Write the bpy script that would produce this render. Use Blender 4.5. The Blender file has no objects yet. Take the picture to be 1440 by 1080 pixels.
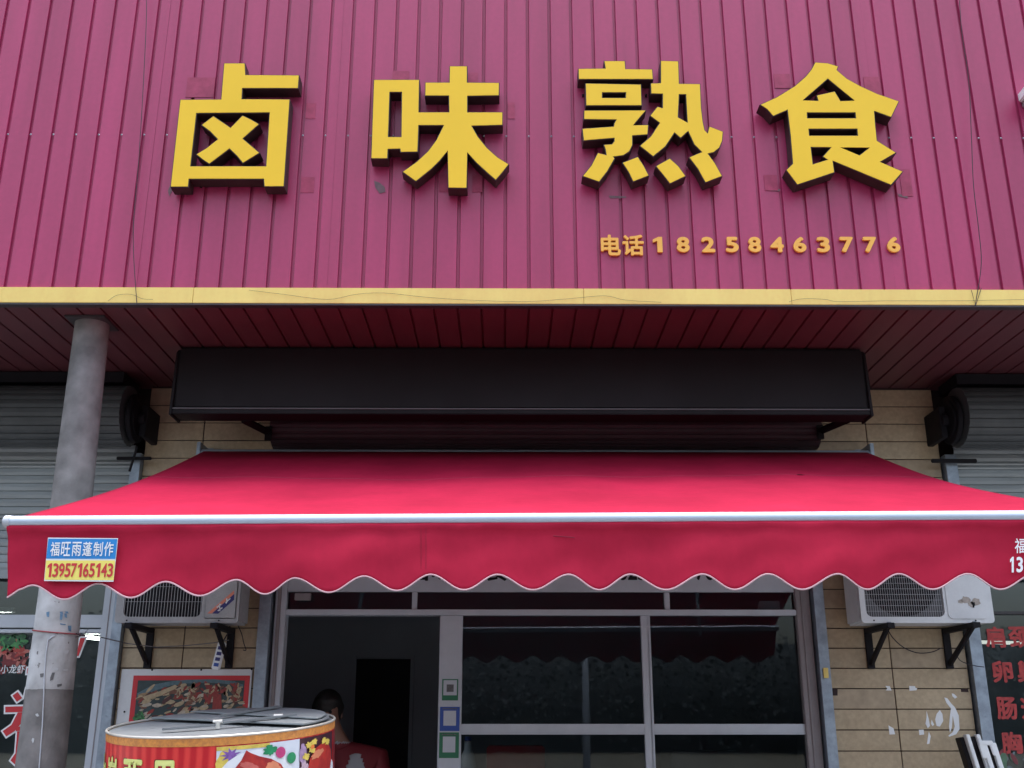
import bpy, bmesh, math, random
from mathutils import Vector, Matrix
R = math.radians
random.seed(7)
S = bpy.context.scene
COL = S.collection

# ------------------------------------------------------------ camera, sky, sun, exposure
FPX, CAMZ, PITCH, YAW = 1460.0, 1.6, 18.02, -0.41
cd = bpy.data.cameras.new('camera'); cam = bpy.data.objects.new('camera', cd); COL.objects.link(cam)
cam.location = (0, 0, CAMZ); cam.rotation_euler = (R(90 + PITCH), 0, R(YAW))
cd.sensor_width = 36; cd.lens = 36 * FPX / 1440; cd.clip_end = 500; cd.clip_start = .05
S.camera = cam
W = bpy.data.worlds.new('World'); S.world = W; W.use_nodes = True
wn, wl = W.node_tree.nodes, W.node_tree.links
sky = wn.new('ShaderNodeTexSky'); sky.sky_type = 'NISHITA'; sky.sun_disc = False
SUN_EL, SUN_AZ = 80, 25          # azimuth measured clockwise from +Y
sky.sun_elevation = R(SUN_EL); sky.sun_rotation = R(SUN_AZ)
sky.air_density = 1.3; sky.dust_density = 5; sky.ozone_density = 1.5
hs = wn.new('ShaderNodeHueSaturation'); hs.inputs['Saturation'].default_value = .65
wl.new(sky.outputs[0], hs.inputs['Color']); # overcast sky: brighter overhead than near the horizon
wt = wn.new('ShaderNodeTexCoord'); wx = wn.new('ShaderNodeSeparateXYZ'); wl.new(wt.outputs['Generated'], wx.inputs[0])
wr = wn.new('ShaderNodeMapRange'); wr.inputs[1].default_value = 0; wr.inputs[2].default_value = 1; wr.inputs[3].default_value = .62; wr.inputs[4].default_value = 1.85
wl.new(wx.outputs[2], wr.inputs[0])
wm = wn.new('ShaderNodeMix'); wm.data_type = 'RGBA'; wm.blend_type = 'MULTIPLY'; wm.inputs[0].default_value = 1
wl.new(hs.outputs[0], wm.inputs[6]); wl.new(wr.outputs[0], wm.inputs[7]); wl.new(wm.outputs[2], wn['Background'].inputs[0])
wn['Background'].inputs[1].default_value = .15
sl = bpy.data.lights.new('sun', 'SUN'); sl.energy = 0.5; sl.angle = R(60); sl.color = (1, .97, .93)
so = bpy.data.objects.new('sun', sl); COL.objects.link(so)
d = Vector((math.sin(R(SUN_AZ)) * math.cos(R(SUN_EL)), math.cos(R(SUN_AZ)) * math.cos(R(SUN_EL)), math.sin(R(SUN_EL))))
so.rotation_euler = d.to_track_quat('Z', 'Y').to_euler(); so.location = d * 30
S.view_settings.view_transform = 'Standard'; S.view_settings.look = 'None'
S.view_settings.gamma = 1; S.view_settings.exposure = 1.43
S.cycles.max_bounces = 6; S.cycles.use_denoising = True

# ------------------------------------------------------------ helpers
MC = Matrix.Rotation(R(YAW), 3, 'Z') @ Matrix.Rotation(R(90 + PITCH), 3, 'X')
def at(px, py, Y):
    """the point of the vertical plane y = Y that the photograph shows at (px, py)"""
    r = MC @ Vector(((px - 720) / FPX, (540 - py) / FPX, -1))
    t = Y / r.y
    return Vector((r.x * t, Y, CAMZ + r.z * t))

def mat(name, col, rough=.6, metal=0, noise=0, nscale=8, spec=.5, bump=0, bscale=60, stretch=(1, 1, 1), col2=None, emit=None, speck=0):
    m = bpy.data.materials.new(name); m.use_nodes = True
    n, l = m.node_tree.nodes, m.node_tree.links
    b = n['Principled BSDF']; b.inputs['Roughness'].default_value = rough; b.inputs['Metallic'].default_value = metal
    b.inputs['Specular IOR Level'].default_value = spec
    c = (*col, 1); b.inputs['Base Color'].default_value = c
    tc = n.new('ShaderNodeTexCoord'); mp = n.new('ShaderNodeMapping'); mp.inputs['Scale'].default_value = stretch
    l.new(tc.outputs['Object'], mp.inputs[0])
    if noise or col2:
        nz = n.new('ShaderNodeTexNoise'); nz.inputs['Scale'].default_value = nscale; nz.inputs['Detail'].default_value = 8
        nz.inputs['Roughness'].default_value = .65
        l.new(mp.outputs[0], nz.inputs['Vector'])
        cr = n.new('ShaderNodeValToRGB'); cr.color_ramp.elements[0].position = .34; cr.color_ramp.elements[1].position = .68
        k = 1 - noise
        cr.color_ramp.elements[0].color = (*(col2 or [x * k for x in col]), 1); cr.color_ramp.elements[1].color = c
        l.new(nz.outputs['Fac'], cr.inputs[0])
        out = cr.outputs[0]
        if speck:
            n2 = n.new('ShaderNodeTexNoise'); n2.inputs['Scale'].default_value = nscale * 14; n2.inputs['Detail'].default_value = 3
            l.new(tc.outputs['Object'], n2.inputs['Vector'])
            mx = n.new('ShaderNodeMix'); mx.data_type = 'RGBA'; mx.blend_type = 'OVERLAY'; mx.inputs[0].default_value = speck
            l.new(out, mx.inputs[6]); l.new(n2.outputs['Fac'], mx.inputs[7]); out = mx.outputs[2]
        l.new(out, b.inputs['Base Color'])
        mr = n.new('ShaderNodeMapRange'); mr.inputs[3].default_value = min(1, rough * 1.2); mr.inputs[4].default_value = rough * .85
        l.new(nz.outputs['Fac'], mr.inputs[0]); l.new(mr.outputs[0], b.inputs['Roughness'])
    if bump:
        nb = n.new('ShaderNodeTexNoise'); nb.inputs['Scale'].default_value = bscale; nb.inputs['Detail'].default_value = 6
        l.new(mp.outputs[0], nb.inputs['Vector'])
        bp = n.new('ShaderNodeBump'); bp.inputs['Strength'].default_value = bump; bp.inputs['Distance'].default_value = .01
        l.new(nb.outputs['Fac'], bp.inputs['Height']); l.new(bp.outputs[0], b.inputs['Normal'])
    if emit:
        b.inputs['Emission Color'].default_value = (*col, 1); b.inputs['Emission Strength'].default_value = emit
    return m

def glass_mat(name, tint=(.55, .6, .62), ior=1.5):
    m = bpy.data.materials.new(name); m.use_nodes = True
    n, l = m.node_tree.nodes, m.node_tree.links
    n.remove(n['Principled BSDF'])
    t = n.new('ShaderNodeBsdfTransparent'); t.inputs[0].default_value = (*tint, 1)
    g = n.new('ShaderNodeBsdfGlossy'); g.inputs['Roughness'].default_value = .015; g.inputs[0].default_value = (.9, .95, 1, 1)
    f = n.new('ShaderNodeFresnel'); f.inputs[0].default_value = ior
    tc = n.new('ShaderNodeTexCoord'); nz = n.new('ShaderNodeTexNoise'); nz.inputs['Scale'].default_value = 1.6
    bp = n.new('ShaderNodeBump'); bp.inputs['Strength'].default_value = .03; bp.inputs['Distance'].default_value = .012
    l.new(tc.outputs['Object'], nz.inputs['Vector']); l.new(nz.outputs['Fac'], bp.inputs['Height']); l.new(bp.outputs[0], g.inputs['Normal'])
    mx = n.new('ShaderNodeMixShader'); l.new(f.outputs[0], mx.inputs[0]); l.new(t.outputs[0], mx.inputs[1]); l.new(g.outputs[0], mx.inputs[2])
    l.new(mx.outputs[0], n['Material Output'].inputs[0])
    return m

class MB:
    def __init__(s): s.v = []; s.f = []; s.mi = []; s.cur = 0
    def add(s, vs, fs):
        k = len(s.v); s.v += [Vector(p) for p in vs]
        for f in fs: s.f.append([i + k for i in f]); s.mi.append(s.cur)
        return s
    def box(s, x0, x1, y0, y1, z0, z1):
        return s.add([(x, y, z) for x in (x0, x1) for y in (y0, y1) for z in (z0, z1)],
                     [(0, 1, 3, 2), (4, 6, 7, 5), (0, 4, 5, 1), (2, 3, 7, 6), (0, 2, 6, 4), (1, 5, 7, 3)])
    def bar(s, a, b, w, t, up=(0, 0, 1)):
        a, b = Vector(a), Vector(b); d = (b - a).normalized(); u = Vector(up)
        if abs(d.dot(u)) > .98: u = Vector((0, 1, 0))
        sx = d.cross(u).normalized() * w / 2; sy = sx.cross(d).normalized() * t / 2
        vs = [p + i * sx + j * sy for p in (a, b) for i, j in ((-1, -1), (1, -1), (1, 1), (-1, 1))]
        return s.add(vs, [(3, 2, 1, 0), (4, 5, 6, 7), (0, 1, 5, 4), (1, 2, 6, 5), (2, 3, 7, 6), (3, 0, 4, 7)])
    def tube(s, pts, r, n=8, r2=None, cap=True):
        pts = [Vector(p) for p in pts]; m = len(pts); k = len(s.v)
        nrm = None
        for i, p in enumerate(pts):
            d = (pts[min(i + 1, m - 1)] - pts[max(i - 1, 0)]).normalized()
            if nrm is None:
                nrm = d.orthogonal().normalized()
            else:
                nrm = (nrm - d * nrm.dot(d)).normalized()
            bi = d.cross(nrm)
            rr = r if r2 is None else r + (r2 - r) * i / (m - 1)
            for j in range(n):
                a = 2 * math.pi * j / n
                s.v.append(p + (nrm * math.cos(a) + bi * math.sin(a)) * rr)
        for i in range(m - 1):
            for j in range(n):
                a, b = k + i * n + j, k + i * n + (j + 1) % n
                s.f.append([a, b, b + n, a + n]); s.mi.append(s.cur)
        if cap:
            s.f.append([k + j for j in range(n)][::-1]); s.mi.append(s.cur)
            s.f.append([k + (m - 1) * n + j for j in range(n)]); s.mi.append(s.cur)
        return s
    def quad(s, a, b, c, d): return s.add([a, b, c, d], [(0, 1, 2, 3)])
    def build(s, name, mats, parent=None, bevel=0, smooth=None, seg=2):
        me = bpy.data.meshes.new(name)
        off = root_loc(parent)
        me.from_pydata([tuple(v - off) for v in s.v], [], s.f)
        if not isinstance(mats, (list, tuple)): mats = [mats]
        for m in mats: me.materials.append(m)
        me.polygons.foreach_set('material_index', s.mi)
        bm = bmesh.new(); bm.from_mesh(me); bmesh.ops.recalc_face_normals(bm, faces=bm.faces)
        if bevel:
            es = [e for e in bm.edges if len(e.link_faces) == 2 and e.calc_face_angle(0) > .5]
            bmesh.ops.bevel(bm, geom=es, offset=bevel, segments=seg, affect='EDGES', clamp_overlap=True)
        bm.to_mesh(me); bm.free()
        if smooth: me.shade_smooth() if smooth is True else me.shade_smooth(); 
        if smooth and smooth is not True:
            try: me.set_sharp_from_angle(angle=R(smooth))
            except Exception: pass
        o = bpy.data.objects.new(name, me); COL.objects.link(o); o.parent = parent
        return o

def root_loc(p):
    v = Vector((0, 0, 0))
    while p is not None: v += p.location; p = p.parent
    return v
def tag(o, label=None, cat=None, group=None, kind=None):
    if label: o['label'] = label
    if cat: o['category'] = cat
    if group: o['group'] = group
    if kind: o['kind'] = kind
    return o
def thing(name, loc, label, cat, group=None):
    o = bpy.data.objects.new(name, None); COL.objects.link(o); o.location = loc; o.empty_display_size = .1
    return tag(o, label, cat, group)

def curve_mesh(loops, depth, offset=0):
    """loops in the x-z plane (as (x, z)); returns verts, faces of the filled solid, front at y=0, back at y=depth"""
    cu = bpy.data.curves.new('c', 'CURVE'); cu.dimensions = '2D'; cu.fill_mode = 'BOTH'; cu.extrude = depth / 2; cu.offset = offset
    for lp in loops:
        sp = cu.splines.new('POLY'); sp.points.add(len(lp) - 1)
        for p, q in zip(sp.points, lp): p.co = (q[0], q[1], 0, 1)
        sp.use_cyclic_u = True
    return eval_curve(cu, depth)
def eval_curve(cu, depth):
    o = bpy.data.objects.new('c', cu); COL.objects.link(o)
    dg = bpy.context.evaluated_depsgraph_get(); dg.update()
    me = o.evaluated_get(dg).to_mesh()
    vs = [(v.co.x, depth / 2 - v.co.z, v.co.y) for v in me.vertices]; fs = [tuple(p.vertices) for p in me.polygons]
    bpy.data.objects.remove(o); bpy.data.curves.remove(cu)
    return vs, fs
ONE = [(.15, 0), (.33, 0), (.33, .72), (.20, .72), (.0, .60), (.0, .46), (.15, .53)]
def text_mesh(body, depth=0, bold=0):
    """glyphs as faces; weight is added by laying shifted copies over each other"""
    if body == '1':
        return curve_mesh([ONE], depth)
    cu = bpy.data.curves.new('t', 'FONT'); cu.body = body; cu.size = 1; cu.extrude = depth / 2
    cu.resolution_u = 4
    v0, f0 = eval_curve(cu, depth)
    if not bold: return v0, f0
    V, F_ = [], []
    sh = [(math.cos(i * math.pi / 4) * bold, math.sin(i * math.pi / 4) * bold) for i in range(8)] + [(0, 0)]
    for i, (dx, dz) in enumerate(sh):
        k_ = len(V); V += [(v[0] + dx, v[1] - .00012 * i, v[2] + dz) for v in v0]; F_ += [tuple(q + k_ for q in f) for f in f0]
    return V, F_
def fit(vs, w=None, h=None):
    x0 = min(v[0] for v in vs); x1 = max(v[0] for v in vs); z0 = min(v[2] for v in vs); z1 = max(v[2] for v in vs)
    sx = w / (x1 - x0) if w else None; sz = h / (z1 - z0) if h else None
    sx = sx or sz; sz = sz or sx
    return [((v[0] - (x0 + x1) / 2) * sx, v[1], (v[2] - (z0 + z1) / 2) * sz) for v in vs]
def text_at(mb, body, px0, py0, px1, py1, Y, depth=.001, bold=.02):
    """writing on the vertical plane y = Y filling the rectangle"""
    a, b = at(px0, (py0 + py1) / 2, Y), at(px1, (py0 + py1) / 2, Y)
    t, u = at((px0 + px1) / 2, py0, Y), at((px0 + px1) / 2, py1, Y)
    vs, fs = text_mesh(body, 0 if depth < .003 else depth, bold)
    vs = fit(vs, (b - a).length, t.z - u.z)
    c = Vector(((a.x + b.x) / 2, Y, (t.z + u.z) / 2))
    mb.add([c + Vector(v) for v in vs], fs)

# ------------------------------------------------------------ materials
M = {}
M['fascia'] = mat('magenta_sheet', (.41, .034, .122), .38, noise=.22, nscale=2.6, spec=.5, bump=.10, bscale=2.5, stretch=(1.6, 1, .16), speck=.10)
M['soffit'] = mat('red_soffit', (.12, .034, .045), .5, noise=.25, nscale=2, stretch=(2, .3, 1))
M['trim'] = mat('yellow_trim', (.85, .67, .19), .4, col2=(.76, .54, .15), nscale=3, stretch=(1, 1, .2), speck=.1)
M['trimdark'] = mat('dark_angle', (.05, .045, .05), .5, noise=.3)
M['face'] = mat('yellow_acrylic', (.86, .555, .024), .45, noise=.05, nscale=3, spec=.3)
M['side'] = mat('letter_return', (.035, .02, .02), .5, noise=.3)
M['orange'] = mat('orange_acrylic', (.90, .46, .07), .5, noise=.06)
M['glue'] = mat('glue_mark', (.39, .035, .105), .6, noise=.3, nscale=20)
M['glue2'] = mat('grey_glue_mark', (.2, .12, .14), .7, noise=.4, nscale=30)
M['tile'] = mat('beige_tile', (.47, .37, .245), .35, col2=(.40, .31, .20), nscale=3.2, spec=.5, speck=.25)
M['tile2'] = mat('beige_tile_worn', (.43, .34, .235), .4, col2=(.35, .275, .185), nscale=1.4, spec=.5, speck=.35)
M['joint'] = mat('dark_joint', (.05, .03, .03), .9, noise=.3)
M['galv'] = mat('galvanised', (.36, .42, .50), .45, metal=.6, noise=.35, nscale=14)
M['alu'] = mat('pale_aluminium', (.52, .56, .62), .4, noise=.12, nscale=6)
M['aludark'] = mat('grey_frame', (.26, .23, .24), .45, noise=.15)
M['slat'] = mat('grey_slat', (.36, .40, .42), .5, metal=.2, noise=.25, nscale=5, stretch=(.3, 1, 3))
M['rolldark'] = mat('dark_slat', (.075, .085, .09), .6, noise=.3, nscale=5)
M['rolltint'] = mat('awning_tinted_slat', (.07, .045, .055), .5, noise=.25, nscale=4)  # dark slats, the awning's red reflection mixed into the base colour
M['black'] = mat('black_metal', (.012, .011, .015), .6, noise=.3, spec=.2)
M['boxdark'] = mat('charcoal_casing', (.013, .010, .013), .55, noise=.3, nscale=2, spec=.22)
M['boxlip'] = mat('grey_lip', (.12, .11, .12), .45, noise=.1)
M['glass'] = glass_mat('window_glass')
M['gl2'] = glass_mat('neighbour_glass', (.7, .75, .75), 1.7)
M['wallin'] = mat('interior_wall', (.36, .39, .43), .8, noise=.15, nscale=1.5)
M['concrete'] = None
M['fabric'] = mat('red_awning_cloth', (.43, .0125, .052), .8, noise=.24, nscale=2.2, spec=.12, bump=.25, bscale=9, speck=.10)
M['valance'] = mat('red_valance_cloth', (.47, .017, .052), .8, noise=.22, nscale=2.2, spec=.15, bump=.45, bscale=4.5, stretch=(1, 1, .5), speck=.08)
M['piping'] = mat('pink_piping', (.62, .40, .44), .7)
M['seam'] = mat('seam', (.20, .008, .03), .8)
M['bar'] = mat('silver_bar', (.50, .58, .70), .42, metal=.15, noise=.06, nscale=5)
M['ac'] = mat('ac_casing', (.68, .70, .72), .5, noise=.12, nscale=5, speck=.1)
M['acdim'] = mat('old_ac_casing', (.42, .42, .43), .5, noise=.2, nscale=7, speck=.15)
M['wire'] = mat('grille_wire', (.42, .42, .44), .5)
M['shroud'] = mat('fan_shroud', (.10, .10, .11), .6, noise=.3)
M['strap'] = mat('dark_steel', (.20, .21, .22), .5, metal=.4, noise=.2)
M['rust'] = mat('rust_stain', (.34, .27, .22), .8, noise=.4, nscale=40)
M['white'] = mat('white_paint', (.82, .84, .86), .5, noise=.08)
M['red'] = mat('print_red', (.55, .025, .035), .5, noise=.06)
M['redglass'] = mat('red_window_film', (.50, .05, .05), .6, noise=.35, nscale=30)
M['blue'] = mat('print_blue', (.012, .21, .55), .5)
M['yellow'] = mat('print_yellow', (.82, .70, .15), .5)
M['navy'] = mat('print_navy', (.03, .03, .16), .5)
M['salmon'] = mat('print_salmon', (.75, .25, .16), .5)
M['green'] = mat('card_green', (.02, .16, .08), .5)
M['cardblue'] = mat('card_blue', (.03, .08, .35), .5)
M['greyprint'] = mat('grey_print', (.16, .16, .17), .6, noise=.5, nscale=90)
M['skin'] = mat('skin', (.26, .14, .10), .55)
M['hair'] = mat('black_hair', (.012, .01, .01), .55, noise=.4, nscale=60)
M['asphalt'] = mat('asphalt', (.055, .055, .058), .9, noise=.3, nscale=5, bump=.3)
M['paving'] = mat('grey_paving', (.27, .26, .25), .85, noise=.25, nscale=4, bump=.2)
M['ground'] = mat('soil', (.12, .11, .08), .95, noise=.4, nscale=1)
M['leaf'] = mat('dark_foliage', (.07, .08, .085), .95, noise=.15, nscale=.4, spec=.1)
M['steel'] = mat('dull_steel', (.30, .33, .35), .42, metal=.5, noise=.2, nscale=9)
M['steelrim'] = mat('bright_rim', (.62, .60, .55), .3, metal=.5)
M['cable'] = mat('black_cable', (.02, .015, .025), .6)
M['cablegrey'] = mat('grey_cable', (.16, .15, .16), .6)

# concrete with a remaining patch of whitewash
def concrete():
    m = bpy.data.materials.new('concrete_pole'); m.use_nodes = True
    n, l = m.node_tree.nodes, m.node_tree.links; b = n['Principled BSDF']; b.inputs['Roughness'].default_value = .85
    tc = n.new('ShaderNodeTexCoord'); geo = n.new('ShaderNodeNewGeometry'); sx = n.new('ShaderNodeSeparateXYZ'); l.new(geo.outputs['Position'], sx.inputs[0])
    nz = n.new('ShaderNodeTexNoise'); nz.inputs['Scale'].default_value = 9; nz.inputs['Detail'].default_value = 9; l.new(tc.outputs['Object'], nz.inputs['Vector'])
    cr = n.new('ShaderNodeValToRGB'); e = cr.color_ramp.elements; e[0].position = .3; e[0].color = (.13, .125, .125, 1); e[1].position = .7; e[1].color = (.25, .24, .24, 1)
    l.new(nz.outputs['Fac'], cr.inputs[0])
    def mth(op, a, bb):
        k = n.new('ShaderNodeMath'); k.operation = op
        for i, q in enumerate((a, bb)):
            if isinstance(q, (int, float)): k.inputs[i].default_value = q
            else: l.new(q, k.inputs[i])
        return k.outputs[0]
    ns = n.new('ShaderNodeTexNoise'); ns.inputs['Scale'].default_value = 26; ns.inputs['Detail'].default_value = 5; l.new(tc.outputs['Object'], ns.inputs['Vector'])
    low = mth('GREATER_THAN', mth('ADD', sx.outputs[2], mth('MULTIPLY', ns.outputs['Fac'], .012)), 1.757)
    high = mth('LESS_THAN', mth('ADD', sx.outputs[2], mth('MULTIPLY', nz.outputs['Fac'], .5)), 2.55)
    chip = mth('LESS_THAN', ns.outputs['Fac'], .69)
    msk = mth('MULTIPLY', mth('MULTIPLY', low, high), chip)
    mx = n.new('ShaderNodeMix'); mx.data_type = 'RGBA'; l.new(mth('MULTIPLY', msk, mth('MULTIPLY', nz.outputs['Fac'], 1.15)), mx.inputs[0]); l.new(cr.outputs[0], mx.inputs[6]); mx.inputs[7].default_value = (.60, .62, .64, 1)
    l.new(mx.outputs[2], b.inputs['Base Color'])
    bp = n.new('ShaderNodeBump'); bp.inputs['Strength'].default_value = .35; bp.inputs['Distance'].default_value = .006
    n3 = n.new('ShaderNodeTexNoise'); n3.inputs['Scale'].default_value = 60; n3.inputs['Detail'].default_value = 4; l.new(tc.outputs['Object'], n3.inputs['Vector'])
    l.new(n3.outputs['Fac'], bp.inputs['Height']); l.new(bp.outputs[0], b.inputs['Normal'])
    return m
M['concrete'] = concrete()
M['redline'] = mat('crack_line', (.20, .19, .19), .9)

# ------------------------------------------------------------ dimensions
YF, YS, YW, YG = 5.145, 5.17, 6.55, 6.60      # fascia, soffit front edge, tiled wall, glazing
ZS = CAMZ + 2.107                             # soffit height
PITCHX = .1275                                # cladding rib spacing
XL, XR = -7.0, 7.0

# ------------------------------------------------------------ ground, road, far side
tag(MB().box(-150, 150, -150, 150, -.5, -.02).build('ground', M['ground']), kind='structure')
tag(MB().box(-60, 60, -14, 2.2, -.019, 0).build('road', M['asphalt']), kind='structure')
tag(MB().box(-60, 60, 2.2, 6.5, -.019, .12).build('pavement', M['paving'], bevel=.01), kind='structure')

# ------------------------------------------------------------ the building
bld = thing('shop_building', (0, YW, 0), 'row of low shops with magenta ribbed cladding, red soffit and beige tiled piers', 'building')
def profile_sheet(mb, x0, x1, along, to3d, gw=.020, gd=.016):
    k0 = math.ceil((x0) / PITCHX); xs = [(x0, 0)]
    k = k0
    while k * PITCHX < x1 - .03:
        g = k * PITCHX
        if g - gw / 2 > x0 + .01:
            xs += [(g - gw / 2, 0), (g - gw / 2 + .002, gd), (g + gw / 2 - .004, gd), (g + gw / 2, 0)]
        k += 1
    xs.append((x1, 0))
    vs = []
    for a in along:
        for x, d in xs: vs.append(to3d(x, a, d))
    n = len(xs); fs = []
    for j in range(len(along) - 1):
        for i in range(n - 1): fs.append((j * n + i, j * n + i + 1, (j + 1) * n + i + 1, (j + 1) * n + i))
    mb.add(vs, fs)
fm = MB()
for i in range(14):   # sheets, each a hair different in tilt
    a, b = XL + i, XL + i + 1
    a = round(a / PITCHX) * PITCHX + .064; b = round(b / PITCHX) * PITCHX + .064
    t1, t2 = random.uniform(-.002, .002), random.uniform(-.002, .002)
    def to3(x, z, d, t1=t1, t2=t2, a=a): return (x, YF + d + t1 * (x - a) , z)
    profile_sheet(fm, a, b, [ZS + .01, 7.5], to3)
fascia = fm.build('fascia', M['fascia'], bld)
zs = CAMZ + 3.145
for k in range(-26, 27):
    x = k * PITCHX + .004
    MB().add([(x + .006 * math.cos(a), YF - .0012, zs + .006 * math.sin(a)) for a in [i * math.pi / 3 for i in range(6)]] + [(x, YF - .006, zs)],
             [(i, (i + 1) % 6, 6) for i in range(6)]).build('screw', M['galv'], fascia)
for (a, b, c, d_, mm) in [(264, 109, 300, 137, 'glue'), (431, 145, 443, 167, 'glue'), (424, 249, 441, 271, 'glue'), (714, 144, 724, 167, 'glue'),
                          (618, 245, 650, 270, 'glue'), (664, 246, 678, 270, 'glue'), (656, 102, 672, 122, 'glue'), (552, 100, 575, 112, 'glue'),
                          (1088, 104, 1112, 124, 'glue'), (1074, 246, 1094, 268, 'glue'), (1264, 238, 1284, 276, 'glue'), (1214, 108, 1240, 136, 'glue')]:
    p, q = at(a, b, YF - .0022), at(c, d_, YF - .0022)
    MB().box(p.x, q.x, YF - .0035, YF - .0022, q.z, p.z).build('glue_mark', M[mm], fascia)
# smeared glue near the second and fourth letters
for pts in ([(526, 254), (534, 257), (541, 263), (542, 270), (534, 272), (528, 264)], [(856, 275), (880, 276), (881, 278), (858, 279)], [(1262, 272), (1276, 276), (1277, 279), (1264, 276)],
            [(1078, 266), (1098, 266), (1096, 269), (1080, 268)], [(240, 258), (236, 268), (238, 276), (242, 268)]):
    P = [at(a, b, YF - .003) for a, b in pts]
    MB().add(P, [tuple(range(len(P)))]).build('glue_mark', M['glue2'], fascia)

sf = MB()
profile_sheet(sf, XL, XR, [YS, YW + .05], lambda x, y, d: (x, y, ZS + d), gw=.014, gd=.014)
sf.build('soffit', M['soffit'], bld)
tm = MB(); z0, z1 = CAMZ + 2.115, CAMZ + 2.204
xj = [XL, -4.1, -1.66, .42, 1.53, 4.2, XR]
for a, b in zip(xj[:-1], xj[1:]): tm.box(a, b - .0015, 5.12 + random.uniform(0, .0015), YF - .001, z0, z1)
trim = tm.build('trim_strip', M['trim'], bld, bevel=.002)
MB().box(XL, XR, 5.123, YS, ZS - .002, z0 - .001).build('edge_angle', M['trimdark'], bld)
rm = MB()
rm.box(XL, XR, YF + .02, YW + .5, ZS + .05, 7.5)
rm.build('upper_storey', M['joint'], bld)

# tiled piers
def pier(x0, x1, joints):
    w = MB(); w.cur = 1
    w.box(x0, x1, YW, YW + .35, 0, ZS + .03)
    w.cur = 0
    zj = CAMZ + .548 - 18 * .119
    while zj < ZS:
        a, b = max(zj, .0), min(zj + .119, ZS - .002)
        if b - a > .02:
            xs = [x0] + joints + [x1]
            for i in range(len(xs) - 1):
                g = .0032
                dy = random.uniform(0, .0025); w.cur = random.choice((0, 0, 2))
                w.box(xs[i] + (g if i else 0), xs[i + 1] - (g if i < len(xs) - 2 else 0), YW - .008 - dy, YW + .001, a + .003, b - .003)
        zj += .119
    o = w.build('tiled_pier', [M['tile'], M['joint'], M['tile2']], bld, bevel=.0012, seg=1)
    o['label'] = 'pier of beige tiles in dark joints'
    return o
pl = pier(-2.33, -1.505, [-1.96])
pr = pier(1.975, 2.825, [2.365])
for x0, x1 in ((-9, -6.2), (6.2, 9)): pier(x0, x1, [])
# interior shell
im = MB()
zc = 2.95
for a, b, yb in ((-6.2, -2.34, 10), (-1.9, 2.4, 9.0), (2.83, 6.2, 10)):
    im.box(a, b, yb, yb + .1, 0, zc); im.box(a, b, YW + .36, yb, zc, zc + .1); im.box(a, b, YW - .04, yb, .125, .14)
for x in (-6.3, -2.34, -2.0, 2.4, 2.8, 6.2): im.box(x, x + .1, YW + .36, 10, 0, zc)
im.build('interior_walls', M['wallin'], bld)
MB().box(-6.2, 6.2, YW + .12, YW + .36, 2.62, ZS + .02).build('lintel', M['joint'], bld)
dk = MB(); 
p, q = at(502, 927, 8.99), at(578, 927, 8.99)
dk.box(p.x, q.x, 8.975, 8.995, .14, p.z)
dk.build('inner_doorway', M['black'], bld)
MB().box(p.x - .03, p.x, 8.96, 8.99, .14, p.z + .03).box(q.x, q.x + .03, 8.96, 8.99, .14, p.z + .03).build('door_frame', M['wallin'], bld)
# glue and paper remnants on the right pier
def blob(name, pts, m, par, Y):
    P = [at(a, b, Y) for a, b in pts]
    vs, fs = curve_mesh([[(v.x, v.z) for v in P]], .0015)
    return MB().add([(v[0], Y + v[1], v[2]) for v in vs], fs).build(name, m, par)
sc = lambda L: [(1160 + a / 5.143, 870 + b / 5.143) for a, b in L]
YT = YW - .0115
blob('glue_smear', sc([(735, 668), (750, 720), (760, 775), (745, 792), (728, 760), (736, 710)]), M['white'], pr, YT)
blob('glue_smear', sc([(808, 690), (832, 660), (850, 690), (856, 740), (832, 780), (808, 776), (798, 730)]), M['white'], pr, YT)
blob('glue_smear', sc([(864, 570), (885, 575), (915, 615), (940, 640), (968, 700), (974, 800), (950, 836), (900, 854), (893, 846), (925, 820), (940, 780), (925, 700), (918, 790), (905, 824), (898, 780), (905, 700), (912, 650), (880, 610)]), M['white'], pr, YT)
blob('glue_smear', sc([(752, 818), (766, 850), (756, 905), (738, 908), (745, 860)]), M['white'], pr, YT)
blob('glue_smear', sc([(918, 540), (935, 545), (958, 568), (940, 578), (922, 560)]), M['white'], pr, YT)
blob('glue_smear', sc([(772, 730), (790, 765), (780, 778), (768, 760)]), M['white'], pr, YT)
blob('paper_scrap', sc([(460, 772), (496, 792), (508, 836), (468, 838)]), M['white'], pr, YT)
blob('paper_scrap', sc([(680, 804), (714, 802), (718, 838), (684, 842)]), M['white'], pr, YT)
blob('tape_scrap', sc([(610, 486), (654, 488), (652, 498), (668, 504), (662, 518), (612, 522)]), M['white'], pr, YT)
blob('tape_scrap', sc([(438, 486), (470, 488), (482, 520), (440, 518), (452, 506)]), M['white'], pr, YT)
blob('grout_patch', sc([(40, 508), (92, 508), (92, 556), (42, 556)]), M['joint'], pr, YT)
blob('grout_patch', sc([(982, 506), (1034, 506), (1040, 532), (986, 530)]), M['joint'], pr, YT)

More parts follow.
